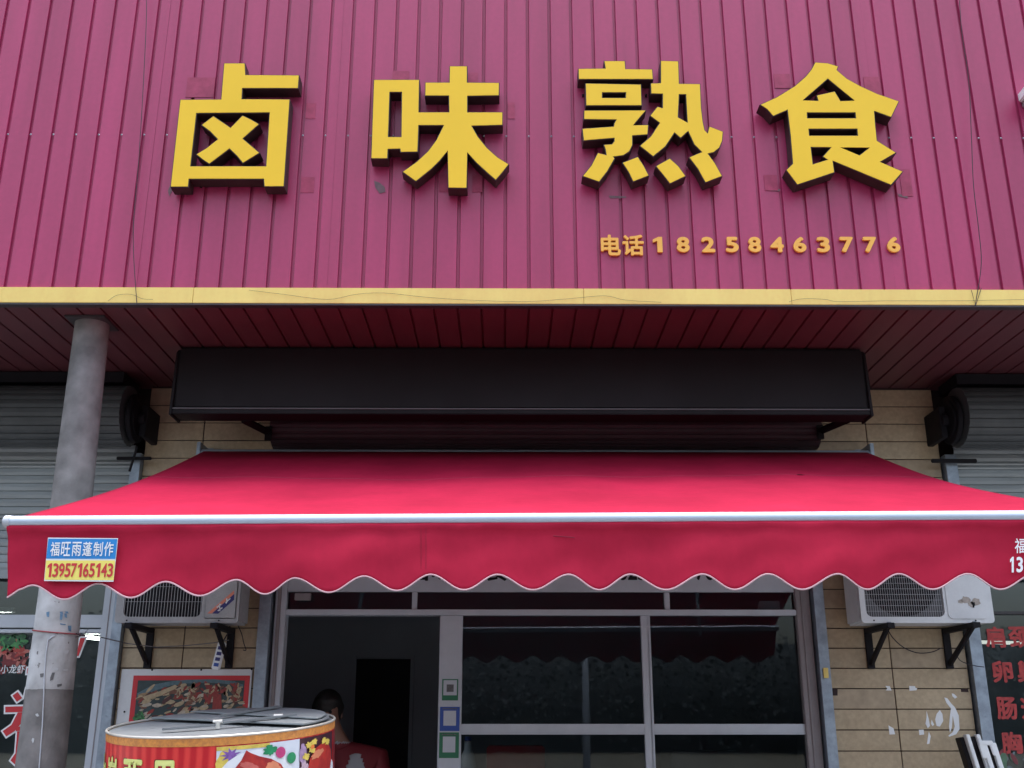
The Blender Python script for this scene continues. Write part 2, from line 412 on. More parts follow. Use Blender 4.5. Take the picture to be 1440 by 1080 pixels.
# ------------------------------------------------------------ guide rails and roller shutters
def rail(par, x0, x1, z0, z1, m='galv'):
    r = MB(); yf = YW - .06
    r.box(x0, x1, yf, yf + .006, z0, z1).box(x0, x0 + .006, yf + .006, YW - .002 + .05, z0, z1).box(x1 - .006, x1, yf + .006, YW + .05, z0, z1)
    for i in range(4):
        z = z0 + .3 + i * .6
        r.tube([((x0 + x1) / 2, yf - .003, z), ((x0 + x1) / 2, yf, z)], .006, 6)
    return r.build('guide_rail', M[m], par, bevel=.001, seg=1)
def curtain(par, x0, x1, ztop, zbot, m, name='shutter_curtain', y=YW - .03):
    c = MB(); z = ztop; i = 0
    pat = [.05, .05, .026, .026, .05, .05, .05, .05]
    prof = []
    while z > zbot:
        h = pat[i % len(pat)]; i += 1
        prof += [(y + .008, z), (y + .008, z - .004), (y - .002, z - .006), (y - .006, z - h * .55), (y - .002, z - h + .002)]
        z -= h
    prof += [(y + .008, z)]
    vs = [(x, p[0], p[1]) for x in (x0, x1) for p in prof]; n = len(prof)
    c.add(vs, [(j, j + 1, n + j + 1, n + j) for j in range(n - 1)])
    if ztop - zbot > .3: c.box(x0, x1, y - .015, y + .02, z - .05, z + .002)
    return c.build(name, M[m], par)
def roll(par, x0, x1, yc, zc_, r, m, nseg=22):
    c = MB(); pts = []
    for i in range(nseg):
        a0 = 2 * math.pi * i / nseg
        for t, rr in ((0, r - .008), (.08, r - .008), (.12, r), (.55, r + .003), (.97, r)):
            a = a0 + 2 * math.pi / nseg * t; pts.append((yc + rr * math.cos(a), zc_ + rr * math.sin(a)))
    n = len(pts)
    c.add([(x, p[0], p[1]) for x in (x0, x1) for p in pts], [(j, (j + 1) % n, n + (j + 1) % n, n + j) for j in range(n)] + [tuple(range(n)), tuple(range(n, 2 * n))])
    return c.build('shutter_roll', M[m], par)
def motor(par, x, yc, zc_, r, side):
    c = MB(); s = side
    c.tube([(x, yc, zc_), (x + s * .03, yc, zc_)], r, 28).tube([(x - s * .012, yc, zc_), (x, yc, zc_)], r * .8, 24).tube([(x - s * .05, yc, zc_), (x - s * .012, yc, zc_)], r * .3, 16)
    c.box(min(x - s * .02, x - s * .06), max(x - s * .02, x - s * .06), yc - .02, YW - .003, zc_ - r * .75, zc_ + r * .55)
    return c.build('chain_wheel', M['black'], par, bevel=.004)
def shutter(x0, x1, zb, label, m='rolldark', wheels=(1, 1), rollr=.185, zr=None, yc=6.30, zt=None):
    t = thing('roller_shutter', ((x0 + x1) / 2, YW, 2.2), label, 'shutter')
    zr = zr or CAMZ + 1.83
    roll(t, x0 + .03, x1 - .03, yc, zr, rollr, m)
    return t
sh = shutter(-5.9, -2.33, 0, 'half lowered grey slatted roller shutter left of the concrete pole', rollr=.19)
curtain(sh, -5.9, -2.385, CAMZ + 1.70, CAMZ + .93, 'slat')
rail(sh, -2.393, -2.333, .13, CAMZ + 1.64)
motor(sh, -2.315, 6.32, CAMZ + 1.82, .155, -1)
MB().tube([at(193, 628, 6.3), at(182, 663, 6.32)], .008, 6).build('release_lever', M['black'], sh)
MB().box(-2.47, -2.25, 6.44, 6.46, CAMZ + 1.585, CAMZ + 1.605).build('rail_bracket', M['black'], sh, bevel=.004)
MB().box(-5.9, -2.40, 6.22, 6.5, CAMZ + 2.03, ZS - .01).build('roll_cover', M['black'], sh)
sh = shutter(2.83, 5.9, 0, 'grey slatted roller shutter at the right edge, above the red window lettering', rollr=.19)
curtain(sh, 2.91, 5.9, CAMZ + 1.70, CAMZ + .93, 'slat')
rail(sh, 2.838, 2.912, .13, CAMZ + 1.64)
motor(sh, 2.815, 6.32, CAMZ + 1.82, .155, 1)
MB().box(2.73, 3.02, 6.44, 6.46, CAMZ + 1.575, CAMZ + 1.60).build('rail_bracket', M['black'], sh, bevel=.004)
MB().box(2.86, 5.9, 6.22, 6.5, CAMZ + 2.03, ZS - .01).build('roll_cover', M['black'], sh)
sh = shutter(-1.50, 2.02, 0, 'rolled up dark roller shutter with reflected awning red in its colour, between the dark cassette and the red awning', m='rolltint', rollr=.14, zr=CAMZ + 1.79, yc=6.40)
rail(sh, -1.505, -1.435, .13, CAMZ + 1.6)
rail(sh, 1.91, 1.972, .13, CAMZ + 1.6)
MB().box(1.925, 1.955, YW - .072, YW - .066, 1.88 - .03, 1.88 + .03).build('rail_lock', M['trim'], sh, bevel=.002)

# ------------------------------------------------------------ our shopfront
sf_ = thing('shopfront_window', (0, YG, .14), 'pale aluminium shopfront with an open doorway and dark panes under the red awning', 'shopfront')
def pz(y, Y=YG): return at(720, y, Y).z
zt0, zt1 = pz(866), pz(858); zr0, zr1 = pz(1033), pz(1018); ztop = 2.60
fr = MB()
fr.box(-1.42, -1.352, YG - .05, YG + .05, .14, ztop)
fr.box(-.398, -.258, YG - .04, YG + .04, .14, zt0 - .001)
fr.box(-1.352, 1.812, YG - .045, YG + .045, zt0, zt1)
fr.box(-1.352, 1.812, YG - .045, YG + .045, ztop - .04, ztop)
fr.build('frame', M['alu'], sf_, bevel=.003)
j = MB().box(1.812, 1.90, YG - .05, YG + .05, .14, ztop).box(1.842, 1.856, YG - .058, YG - .05, .14, ztop).build('side_jamb', M['aludark'], sf_, bevel=.003)
MB().box(-1.405, -1.385, YG - .062, YG - .05, .14, ztop).build('side_jamb', M['aludark'], sf_, bevel=.002)
mu = MB().box(.845, .902, YG - .035, YG + .035, .14, zt0 - .001).box(.885, .889, YG - .038, YG - .035, .14, zt0 - .001)
mu.build('mullion', M['alu'], sf_, bevel=.002)
for x in (-.56, 1.015):
    MB().box(x - .016, x + .016, YG - .03, YG + .03, zt1, pz(833) - .002).build('mullion', M['alu'], sf_, bevel=.002)
for a, b in ((-.258, .845), (.902, 1.812)):
    MB().box(a, b, YG - .032, YG + .032, zr0, zr1).box(a, b, YG - .034, YG - .032, zr0, zr0 + .012).build('cross_rail', M['alu'], sf_, bevel=.002)
    MB().box(a, b, YG - .032, YG + .032, .14, .95).build('kick_panel', M['alu'], sf_, bevel=.002)
    MB().box(a, b, YG - .004, YG + .002, zr1, zt0).build('glass_pane', M['glass'], sf_)
    MB().box(a, b, YG - .004, YG + .002, .95, zr0).build('glass_pane', M['glass'], sf_)
MB().box(-1.352, 1.812, YG - .004, YG + .002, zt1, pz(833)).build('glass_pane', M['glass'], sf_)
# sign strip over the transom
st = MB().box(-1.352, 1.812, YG - .03, YG + .01, pz(833), ztop - .041).build('sign_strip', M['alu'], sf_, bevel=.002)
tx = MB(); text_at(tx, '18258463776', 860, 788, 1004, 816, YG - .0315); text_at(tx, '卤味熟食', 572, 786, 716, 817, YG - .0315)
tx.build('lettering', M['black'], sf_)
p, q = at(1066, 845, YG + .02), at(1097, 858, YG + .02)
MB().add([(p.x + .01, YG + .02, p.z), (q.x, YG + .02, p.z), (q.x, YG + .02, q.z + .004), (p.x - .01, YG + .02, q.z + .004)], [(0, 1, 2, 3)]).build('paper_sheet', M['white'], sf_)
# hinge and small box at the top left
MB().box(-1.30, -1.20, YG - .07, YG - .046, pz(846), pz(836)).build('junction_cover', M['aludark'], sf_, bevel=.003)

# things standing inside behind the panes
def cabinet(x0, x1, y0, y1, h, m, label):
    t = thing('storage_cabinet', ((x0 + x1) / 2, (y0 + y1) / 2, .14), label, 'cabinet')
    MB().box(x0, x1, y0, y1, .2, h).build('cabinet_body', m, t, bevel=.01)
    MB().box(x0 + .02, x1 - .02, y0 - .018, y0 - .002, .25, h - .05).build('door', m, t, bevel=.006)
    MB().box(x1 - .08, x1 - .06, y0 - .045, y0 - .019, h * .5, h * .5 + .16).build('handle', M['alu'], t, bevel=.003)
    MB().box(x0 + .02, x1 - .02, y0 + .03, y1 - .02, .141, .2).build('plinth', M['black'], t)
cabinet(-.12, .28, 7.55, 8.0, 1.44, M['red'], 'dim red cabinet behind the lower middle window pane')
cabinet(1.15, 1.75, 7.6, 8.1, 1.40, M['wallin'], 'dim grey cabinet behind the lower right window pane')
t = thing('bottle', (-.23, 7.0, .95), 'pale bottle standing behind the lower middle window pane beside the red cabinet', 'bottle')
prof_ = [(.0, .955), (.055, .955), (.062, .99), (.062, 1.30), (.05, 1.38), (.025, 1.43), (.02, 1.48), (.0, 1.485)]
mb = MB(); mb.add([(-.23 + r_ * math.cos(2 * math.pi * i / 20), 7.0 + r_ * math.sin(2 * math.pi * i / 20), z) for r_, z in prof_ for i in range(20)], [(k_ * 20 + i, k_ * 20 + (i + 1) % 20, (k_ + 1) * 20 + (i + 1) % 20, (k_ + 1) * 20 + i) for k_ in range(len(prof_) - 1) for i in range(20)])
mb.build('bottle_body', M['white'], t, smooth=True)
MB().tube([(-.23, 7.0, 1.485), (-.23, 7.0, 1.51)], .022, 14).build('cap', M['cardblue'], t, bevel=.003)
t = thing('counter', (.5, 7.15, .14), 'low dark counter inside behind the lower window panes', 'counter')
MB().box(-.25, 1.1, 6.9, 7.5, .90, .95).build('counter_top', M['alu'], t, bevel=.004)
MB().box(-.22, 1.07, 6.95, 7.18, .14, .899).build('counter_front', M['aludark'], t, bevel=.004)

# payment cards on the post (codes left out)
for (a, b, c, d_, m1, lab) in [(622, 955, 644, 985, 'green', 'small white payment card with dark green foot, topmost on the pale post'),
                           (619, 994, 646, 1028, 'cardblue', 'blue payment card in the middle of the three on the pale post'),
                           (618, 1030, 645, 1066, 'green', 'green payment card, lowest of the three on the pale post')]:
    yc = YG - .0425
    p, q = at(a, b, yc), at(c, d_, yc)
    t = thing('payment_card', (p.x, yc, q.z), lab, 'card', 'payment cards stuck on the door post')
    MB().box(p.x, q.x, yc, yc + .002, q.z, p.z).build('card', M[m1], t)
    hh = p.z - q.z; ww = q.x - p.x
    inset = MB()
    if b == 955: inset.box(p.x + ww * .08, q.x - ww * .08, yc - .0012, yc - .0004, q.z + hh * .24, p.z - hh * .05)
    else: inset.box(p.x + ww * .18, q.x - ww * .18, yc - .0012, yc - .0004, q.z + hh * .22, p.z - hh * .16)
    inset.build('pale_field', M['alu'], t)
    l_ = MB()
    if b == 955: l_.box(p.x + ww * .28, q.x - ww * .28, yc - .002, yc - .0014, q.z + hh * .4, p.z - hh * .25)
    else: l_.box(p.x + ww * .12, q.x - ww * .12, yc - .0012, yc - .0004, p.z - hh * .10, p.z - hh * .06)
    l_.build('grey_print', M['greyprint'], t)

# ------------------------------------------------------------ neighbours' shopfronts
nb = thing('neighbour_shopfront', (-4, YG, .14), 'white framed glass front behind the concrete pole, with a crayfish poster and big red characters', 'shopfront')
fm = MB(); xa, xb = -2.478, -2.395
fm.box(xa, xb, YG - .06, YG + .03, .14, 2.66)
fm.build('frame', M['alu'], nb, bevel=.003)
MB().box(-2.440, -2.434, YG - .063, YG - .06, .14, 2.66).build('frame_seam', M['aludark'], nb)
MB().box(-5.9, xa, YG - .05, YG + .03, pz(884), pz(866)).box(-5.9, xa, YG - .04, YG + .03, pz(891), pz(886)).box(-5.9, xa, YG - .05, YG + .03, 2.6, 2.66).build('transom', M['alu'], nb, bevel=.003)
for a in (-3.6, -4.9): MB().box(a, a + .07, YG - .05, YG + .03, .14, pz(892)).build('mullion', M['alu'], nb, bevel=.003)
MB().box(-5.9, xa, YG - .004, YG + .002, pz(866), 2.6).build('glass_pane', M['gl2'], nb)
MB().box(-5.9, xa, YG - .004, YG + .002, .14, pz(891)).build('glass_pane', M['gl2'], nb)
# crayfish poster: red body pieces, green garnish, white words
yp = YG - .008
def scatter(name, mats, n, x0, y0, x1, y1, Y, size, asp, par, ang=None, seed=1):
    rnd = random.Random(seed); mb = MB()
    for i in range(n):
        cx, cy = rnd.uniform(x0, x1), rnd.uniform(y0, y1)
        a = rnd.uniform(0, math.pi) if ang is None else R(ang) + rnd.uniform(-.5, .5)
        L = size * rnd.uniform(.5, 1.3); Wd = L / asp * rnd.uniform(.7, 1.3)
        c = at(cx, cy, Y - .0001 * (i % 12) - .0003); mb.cur = rnd.randrange(len(mats))
        vs = []
        for k in range(9):
            t = 2 * math.pi * k / 9; rr = rnd.uniform(.8, 1.15)
            u, v = L * math.cos(t) * rr, Wd * math.sin(t) * rr
            vs.append(c + Vector((u * math.cos(a) - v * math.sin(a), 0, u * math.sin(a) + v * math.cos(a))))
        mb.add(vs, [tuple(range(9))])
    return mb.build(name, mats, par)
FD = lambda n_, c: mat(n_, c, .5, noise=.35, nscale=60)
F = [FD('crab_red', (.42, .05, .04)), FD('crab_dark', (.2, .025, .03)), FD('crab_pink', (.5, .16, .13))]
G = [FD('garnish_green', (.06, .25, .08)), FD('garnish_dark', (.03, .12, .05))]
scatter('crayfish_picture', F, 170, -70, 903, 36, 944, yp, .03, 2.2, nb, seed=3)
scatter('garnish_picture', G, 60, 2, 893, 34, 912, yp - .002, .022, 3, nb, seed=4)
w = MB(); text_at(w, '小龙虾', 1, 935, 35, 947, yp - .005, bold=.01); w.build('poster_words', M['white'], nb)
# big red characters with white outline (they run on behind the pole)
def outlined(strokes, name, Y, par, wz=.010):
    wmb, rmb = MB(), MB()
    for i, st_ in enumerate(strokes):
        P = [at(a, b, Y) for a, b in st_]
        lp = [(p.x, p.z) for p in P]
        ar = sum(lp[i][0] * lp[(i + 1) % len(lp)][1] - lp[(i + 1) % len(lp)][0] * lp[i][1] for i in range(len(lp)))
        if ar < 0: lp = lp[::-1]
        vs, fs = curve_mesh([lp], .0008, 0); rmb.add([(v[0], Y - .004 - .0002 * i + v[1], v[2]) for v in vs], fs)
        cx = sum(q[0] for q in lp) / len(lp)
        n = len(lp); out = []
        for k in range(n):
            p0, p1, p2 = Vector(lp[k - 1]), Vector(lp[k]), Vector(lp[(k + 1) % n])
            e1, e2 = (p1 - p0).normalized(), (p2 - p1).normalized()
            n1, n2 = Vector((e1.y, -e1.x)), Vector((e2.y, -e2.x)); b_ = (n1 + n2)
            b_ = b_ / max(.5, b_.dot(n1)) if b_.length > .1 else n1
            out.append(tuple(p1 + b_ * wz))
        vs, fs = curve_mesh([out], .0008, 0); wmb.add([(v[0], Y - .001 - .0001 * i + v[1], v[2]) for v in vs], fs)
    wmb.build(name + '_outline', M['white'], par); rmb.build(name, M['red'], par)
q = lambda L: [(a / 4.32, 830 + b / 4.32) for a, b in L]
outlined([q([(190, 372), (452, 372), (450, 402), (186, 402)]), q([(168, 474), (440, 474), (438, 506), (164, 506)]), q([(490, 290), (520, 290), (478, 400), (462, 400)])], 'red_character', yp, nb)
outlined([q([(78, 640), (108, 618), (136, 655), (104, 678)]), q([(196, 612), (160, 600), (150, 640), (184, 660)]), q([(34, 708), (330, 700), (330, 735), (34, 742)]),
          q([(110, 742), (150, 742), (138, 800), (90, 856), (40, 888), (18, 856), (72, 818)]),
          q([(98, 830), (330, 812), (330, 842), (98, 856)]), q([(106, 858), (140, 856), (140, 960), (122, 1030), (92, 1058), (66, 1034), (96, 990)]), q([(250, 850), (290, 850), (290, 1060), (250, 1060)])], 'red_character', yp, nb)
# fluorescent lamps inside the left neighbour
lt = mat('lamp_tube', (1, .98, .9), .5, emit=9)
for (a, b, y, lb) in (((-40, 866), (14, 868), 7.8, 'lit white tube lamp seen over the transom at the left edge'), ((121, 896), (145, 898), 8.6, 'lit white tube lamp seen just right of the concrete pole')):
    p, q_ = at(*a, y), at(*b, y)
    t = thing('glowing_tube', tuple((p + q_) / 2), lb, 'lamp', 'tube lamps inside the left neighbour')
    MB().tube([p, q_], .016, 10).build('tube', lt, t)
    MB().box(p.x - .02, q_.x + .02, y - .03, y + .03, p.z + .025, p.z + .06).build('housing', M['white'], t)

nr = thing('neighbour_shopfront', (4.4, YG, .14), 'dark glass front at the right edge carrying a column of red Chinese characters', 'shopfront')
MB().box(2.915, 5.9, YG - .004, YG + .002, .14, 2.62).build('glass_pane', M['gl2'], nr)
MB().box(4.3, 4.36, YG - .04, YG + .03, .14, 2.62).box(2.915, 2.935, YG - .04, YG + .03, .14, 2.62).box(2.915, 5.9, YG - .04, YG - .006, pz(864), pz(860)).build('frame', M['trimdark'], nr, bevel=.002)
for txt, a, b, c, d_ in (('肩颈', 1385, 881, 1448, 911), ('卵巢', 1395, 929, 1460, 960), ('肠道', 1401, 980, 1466, 1012), ('胸部', 1408, 1029, 1474, 1060)):
    w = MB(); text_at(w, txt[0], a, b, a + (c - a) * .45, d_, yp, bold=.035)
    if txt != '胸部': text_at(w, txt[1], a + (c - a) * .53, b, c, d_, yp, bold=.035)
    w.build('red_lettering', M['redglass'], nr)
scatter('window_picture', [FD('pic_green', (.10, .2, .12)), FD('pic_red', (.22, .04, .05)), FD('pic_grey', (.16, .2, .22))], 70, 1406, 1058, 1520, 1120, yp, .035, 1.7, nr, seed=9)

# ------------------------------------------------------------ sign letters
L4 = {}
def T(o, sx_, pts): return [(o[0] + a / sx_, o[1] + b / sx_) for a, b in pts]
YL = YF - .100
def sign_letter(loops, label):
    P = [[at(a, b, YL) for a, b in lp] for lp in loops]
    # orient: outer loops are passed as 'o', holes as 'h'
    zb = min(p.z for lp in P for p in lp); xc = sum(p.x for p in P[0]) / len(P[0])
    t = thing('sign_letter', (xc, YF, zb), label, 'sign letter', 'big yellow letters on the cladding')
    lp2 = [[(p.x, p.z) for p in lp] for lp in P]
    vs, fs = curve_mesh(lp2, .084)
    MB().add([(v[0], YL + .003 + v[1], v[2]) for v in vs], fs).build('letter_body', M['side'], t)
    def inset(lp, hole):
        ar = sum(lp[i][0] * lp[(i + 1) % len(lp)][1] - lp[(i + 1) % len(lp)][0] * lp[i][1] for i in range(len(lp)))
        s_ = 1 if ar > 0 else -1
        if hole: s_ = -s_
        n = len(lp); out = []
        for k in range(n):
            p0, p1, p2 = Vector(lp[k - 1]), Vector(lp[k]), Vector(lp[(k + 1) % n])
            e1, e2 = (p1 - p0).normalized(), (p2 - p1).normalized()
            n1, n2 = Vector((-e1.y, e1.x)) * s_, Vector((-e2.y, e2.x)) * s_
            b_ = n1 + n2
            b_ = b_ / max(.6, b_.dot(n1)) if b_.length > .3 else n1
            out.append(tuple(p1 + b_ * .0042))
        return out
    holes = HOLE
    lp3 = [inset(lp, i in holes) for i, lp in enumerate(lp2)]
    vs, fs = curve_mesh(lp3, .004)
    MB().add([(v[0], YL + v[1], v[2]) for v in vs], fs).build('letter_face', M['face'], t)
    # stand-off studs back to the cladding
    for lp in lp2[:1]:
        for k in range(0, len(lp), max(1, len(lp) // 5)):
            x, z = (Vector(lp[k]) * .85 + Vector((xc, zb + .35)) * .15)
            MB().tube([(x, YL + .08, z), (x, YF + .004, z)], .006, 6).build('standoff', M['black'], t)
    return t
HOLE = {1}
o1 = (230, 80); k = 5.141
sign_letter([T(o1, k, [(435, 43), (590, 43), (595, 127), (982, 130), (975, 228), (572, 228), (568, 302), (915, 304), (872, 938), (726, 938), (722, 884), (185, 884), (180, 941), (47, 941), (118, 306), (413, 304)]),
             T(o1, k, [(240, 408), (763, 404), (738, 787), (197, 787)]),
             T(o1, k, [(360, 424), (484, 508), (570, 420), (634, 450), (694, 485), (576, 590), (698, 693), (572, 770), (530, 718), (476, 666), (330, 776), (280, 742), (232, 704), (310, 656), (388, 595), (335, 540), (270, 492)])],
            'big yellow raised sign letter 卤 with dark sides, first on the left')
o2 = (510, 80)
sign_letter([T(o2, k, [(78, 162), (412, 162), (408, 397), (622, 397), (620, 282), (448, 282), (450, 182), (624, 182), (626, 64), (758, 64), (758, 182), (990, 184), (988, 280), (760, 284), (760, 397), (1015, 397), (1014, 494), (792, 500), (835, 575), (900, 655), (975, 722), (1060, 775), (1010, 838), (962, 893), (890, 830), (820, 765), (757, 692), (755, 950), (616, 948), (614, 680), (560, 750), (500, 810), (385, 902), (284, 830), (390, 755), (470, 680), (530, 600), (582, 496), (407, 496), (400, 688), (272, 690), (268, 666), (185, 668), (182, 736), (58, 736)]),
             T(o2, k, [(198, 256), (280, 256), (276, 575), (187, 575)])],
            'big yellow raised sign letter 味 with dark sides, second from the left')
o3 = (800, 70); k = 5.143
HOLE = {2, 7}
sign_letter([T(o3, k, p) for p in ([(252, 78), (408, 78), (412, 136), (606, 138), (612, 214), (68, 214), (66, 134), (262, 132)],
             [(118, 240), (524, 248), (530, 404), (122, 404)], [(244, 310), (410, 310), (408, 345), (244, 345)],
             [(108, 436), (560, 436), (515, 490), (468, 544), (578, 540), (572, 614), (462, 622), (462, 690), (440, 735), (395, 765), (325, 774), (335, 785), (280, 880), (220, 957), (96, 914), (160, 835), (208, 742), (268, 757), (262, 720), (250, 684), (310, 680), (326, 660), (326, 640), (105, 658), (94, 568), (322, 552), (326, 530), (340, 506), (106, 504)],
             [(384, 815), (500, 770), (545, 840), (582, 910), (464, 956), (430, 885)],
             [(626, 840), (730, 782), (795, 840), (848, 914), (730, 970), (680, 905)],
             [(662, 76), (795, 80), (800, 242), (952, 244), (960, 420), (972, 520), (985, 580), (1003, 600), (1014, 550), (1118, 590), (1112, 660), (1090, 710), (1050, 742), (1010, 752), (1060, 820), (1112, 914), (986, 962), (930, 860), (866, 776), (958, 738), (905, 685), (862, 592), (808, 640), (765, 602), (700, 700), (610, 774), (510, 694), (590, 625), (654, 528), (584, 476), (640, 408), (676, 418), (676, 320), (592, 318), (590, 240), (662, 238)],
             [(800, 324), (844, 324), (856, 522), (792, 486)])],
            'big yellow raised sign letter 熟 with four dots at its foot, third from the left')
o4 = (1055, 75)
HOLE = {1, 2, 3, 4, 5}
sign_letter([T(o4, k, p) for p in ([(468, 62), (560, 68), (640, 92), (630, 120), (700, 180), (800, 235), (920, 290), (1080, 345), (1022, 464), (900, 420), (908, 520), (920, 630), (1060, 718), (944, 784), (1108, 854), (1020, 954), (600, 780), (612, 862), (340, 952), (258, 842), (306, 796), (290, 600), (268, 412), (166, 456), (120, 404), (68, 370), (190, 315), (320, 235), (400, 165), (440, 115)],
             [(562, 186), (752, 340), (655, 342), (612, 272), (478, 302), (490, 340), (384, 338)],
             [(414, 430), (758, 430), (762, 466), (416, 466)], [(426, 548), (772, 548), (776, 592), (430, 592)],
             [(442, 680), (584, 680), (522, 746), (556, 768), (456, 798)], [(652, 680), (862, 682), (790, 734)])],
            'big yellow raised sign letter 食 with a roof-like top, last on the right')

# small orange characters of the telephone line
nums = [('电', 845, 873, 330, 359, 'orange raised character 电 at the start of the telephone line'), ('话', 875.5, 905.5, 330, 359, 'orange raised character 话 just before the telephone number')]
lab = ['one, first figure of', 'eight between the one and the two in', 'two between the eight and the five in', 'five between the two and the eight in', 'eight between the five and the four in',
       'four between the eight and the six in', 'six between the four and the three in', 'three between the six and the seven in', 'seven right after the three in', 'seven right before the last six in', 'six, last figure of']
for ch, xc, lb in zip('18258463776', [925, 960.7, 996, 1029.7, 1061.4, 1092.8, 1124.8, 1158, 1191, 1223.8, 1256.8], lab):
    hw = 6.5 if ch == '1' else (9.4 if ch in '247' else 9.0)
    nums.append((ch, xc - hw, xc + hw, 333, 354.5, 'small orange raised figure ' + lb + ' the telephone number'))
for ch, a, b, c, d_, lb in nums:
    yb_ = YF - .018
    mb = MB(); text_at(mb, ch, a, c, b, d_, yb_, depth=.014, bold=.038 if ch.isdigit() else .026)
    p = at((a + b) / 2, d_, YF)
    t = thing('number_character', (p.x, YF, p.z), lb, 'sign character', 'orange characters of the telephone line')
    mb.build('raised_character', M['orange'], t)

# ------------------------------------------------------------ cables on the front
def cable(name, pts, Y, r, label, m='cable', cat='cable', jitter=0):
    P = [at(a, b, Y) for a, b in pts]
    # smooth
    Q = []
    for i in range(len(P) - 1):
        p0, p1, p2, p3 = P[max(i - 1, 0)], P[i], P[i + 1], P[min(i + 2, len(P) - 1)]
        for k_ in range(5):
            t = k_ / 5
            Q.append(.5 * ((2 * p1) + (p2 - p0) * t + (2 * p0 - 5 * p1 + 4 * p2 - p3) * t * t + (3 * p1 - p0 - 3 * p2 + p3) * t ** 3))
    Q.append(P[-1])
    return tag(MB().tube(Q, r, 6).build(name, M[m]), label, cat)
cable('cable', [(205, -30), (206, 20), (202, 110), (198, 180), (194, 240), (188, 310), (188, 360), (192, 420), (193, 428)], 5.108, .0022, 'thin black cable hanging down the cladding left of the letter 卤')
cable('cable', [(1348, -30), (1352, 40), (1362, 110), (1366, 190), (1369, 260), (1376, 320), (1380, 370), (1373, 420), (1371, 430)], 5.108, .0022, 'thin black cable hanging down the cladding at the far right')
cable('cable', [(152, 423), (165, 415), (185, 414), (200, 420), (215, 421)], 5.114, .0008, 'short thin wire looping over the left end of the yellow trim')
cable('cable', [(350, 408), (400, 414), (460, 421), (500, 414), (540, 412), (600, 418), (660, 422), (740, 424), (800, 420), (850, 416), (880, 422), (930, 425)], 5.114, .0008, 'thin sagging wire along the middle of the yellow trim')
cable('cable', [(1110, 424), (1130, 420), (1160, 421), (1180, 424), (1250, 423), (1330, 423), (1400, 422), (1450, 421)], 5.114, .0008, 'thin wire along the right end of the yellow trim')
tag(MB().tube([at(1366, 408, 5.112), at(1372, 430, 5.112), at(1380, 405, 5.112)], .0018, 6).build('wire_tie', M['cable']), 'short black wire forked over the right end of the yellow trim', 'wire')
# small box at the right edge
p = at(1446, 112, 5.0)
t = thing('glowing_tube', tuple(at(1420, 904, 7.2)), 'added glowing strip imitating a white reflection, behind the glass at the right edge, between the red characters', 'lamp')
MB().tube([at(1380, 903, 7.2), at(1500, 906, 7.2)], .012, 8).build('tube', mat('reflection_glow', (1, .96, .88), .5, emit=.5), t)  # added glowing strip that imitates a white reflection in the glass
p = at(1446, 112, 5.0)
t = thing('junction_box', (p.x, YF, p.z), 'small white box fixed to the magenta cladding at the right edge', 'box')
MB().box(p.x + .003, p.x + .26, 4.98, YF - .004, p.z - .06, p.z).build('casing', M['white'], t, bevel=.008)
MB().box(p.x + .02, p.x + .24, 5.0, YF - .004, p.z - .095, p.z - .061).build('mount', M['aludark'], t, bevel=.004)

# ------------------------------------------------------------ dark cassette under the soffit
a, b = at(252, 487, 5.75), at(1213, 487, 5.75); zb = at(720, 583, 5.75).z; ztp = ZS - .012
cs = thing('awning_cassette', ((a.x + b.x) / 2, 5.9, zb), 'long dark closed cassette hung right under the red soffit', 'awning case')
MB().box(a.x, b.x, 5.75, 5.90, zb + .03, ztp).build('casing', M['boxdark'], cs, bevel=.015, smooth=40)
MB().box(a.x, b.x, 5.742, 5.90, zb, zb + .026).build('bottom_rail', M['boxdark'], cs, bevel=.004)
MB().box(a.x, b.x, 5.739, 5.75, zb + .028, zb + .036).build('lip', M['boxlip'], cs, bevel=.002)
for x, s_ in ((a.x, -1), (b.x, 1)):
    x0, x1 = sorted((x, x + s_ * .016))
    vs = [(xx, y, z) for xx in (x0, x1) for y, z in ((5.735, zb - .008), (5.91, zb - .008), (5.91, ztp - .003), (5.79, ztp - .003), (5.76, ztp - .03))]
    MB().add(vs, [(0, 1, 2, 3, 4), (5, 6, 7, 8, 9), (0, 1, 6, 5), (1, 2, 7, 6), (2, 3, 8, 7), (3, 4, 9, 8), (4, 0, 5, 9)]).build('end_cap', M['boxdark'], cs, bevel=.003)
for p0, p1 in (((1192, 590), (1154, 606)), ((344, 591), (377, 608))):
    a0, a1 = at(*p0, 5.88), at(*p1, 6.24)
    MB().bar(a0, a1, .018, .045, up=(0, 1, 0)).box(a1.x - .02, a1.x + .02, a1.y, a1.y + .02, a1.z - .05, a1.z + .04).bar(a1 + Vector((0, .02, 0)), (a1.x, YW - .004, a1.z), .025, .03).build('support_arm', M['black'], cs, bevel=.002)

# ------------------------------------------------------------ red awning
YR, ZR = 6.36, at(755, 641, 6.36).z
xl, xr = at(288, 642, YR).x, at(1217, 641, YR).x
YB = 4.03
bl, br = at(9, 734, YB), at(1555, 725.5, YB)
aw = thing('retractable_awning', ((xl + xr) / 2, YW, ZR), 'red retractable awning with scalloped valance over the shop window', 'awning')
NX, NY = 90, 24
def sheet(u, v):
    L = Vector((xl, YR, ZR + .03)).lerp(Vector((bl.x + .03, YB + .02, bl.z + .02)), v)
    Rr = Vector((xr, YR, ZR + .03)).lerp(Vector((br.x - .03, YB + .02, br.z + .02)), v)
    p = L.lerp(Rr, u)
    p.z -= .035 * math.sin(math.pi * v) * (1 + .25 * math.sin(7 * u)) + (.005 * math.sin(19 * u + 4 * v) + .003 * math.sin(47 * u - 6 * v + 1)) * math.sin(math.pi * v) ** .7
    return p
fb = MB()
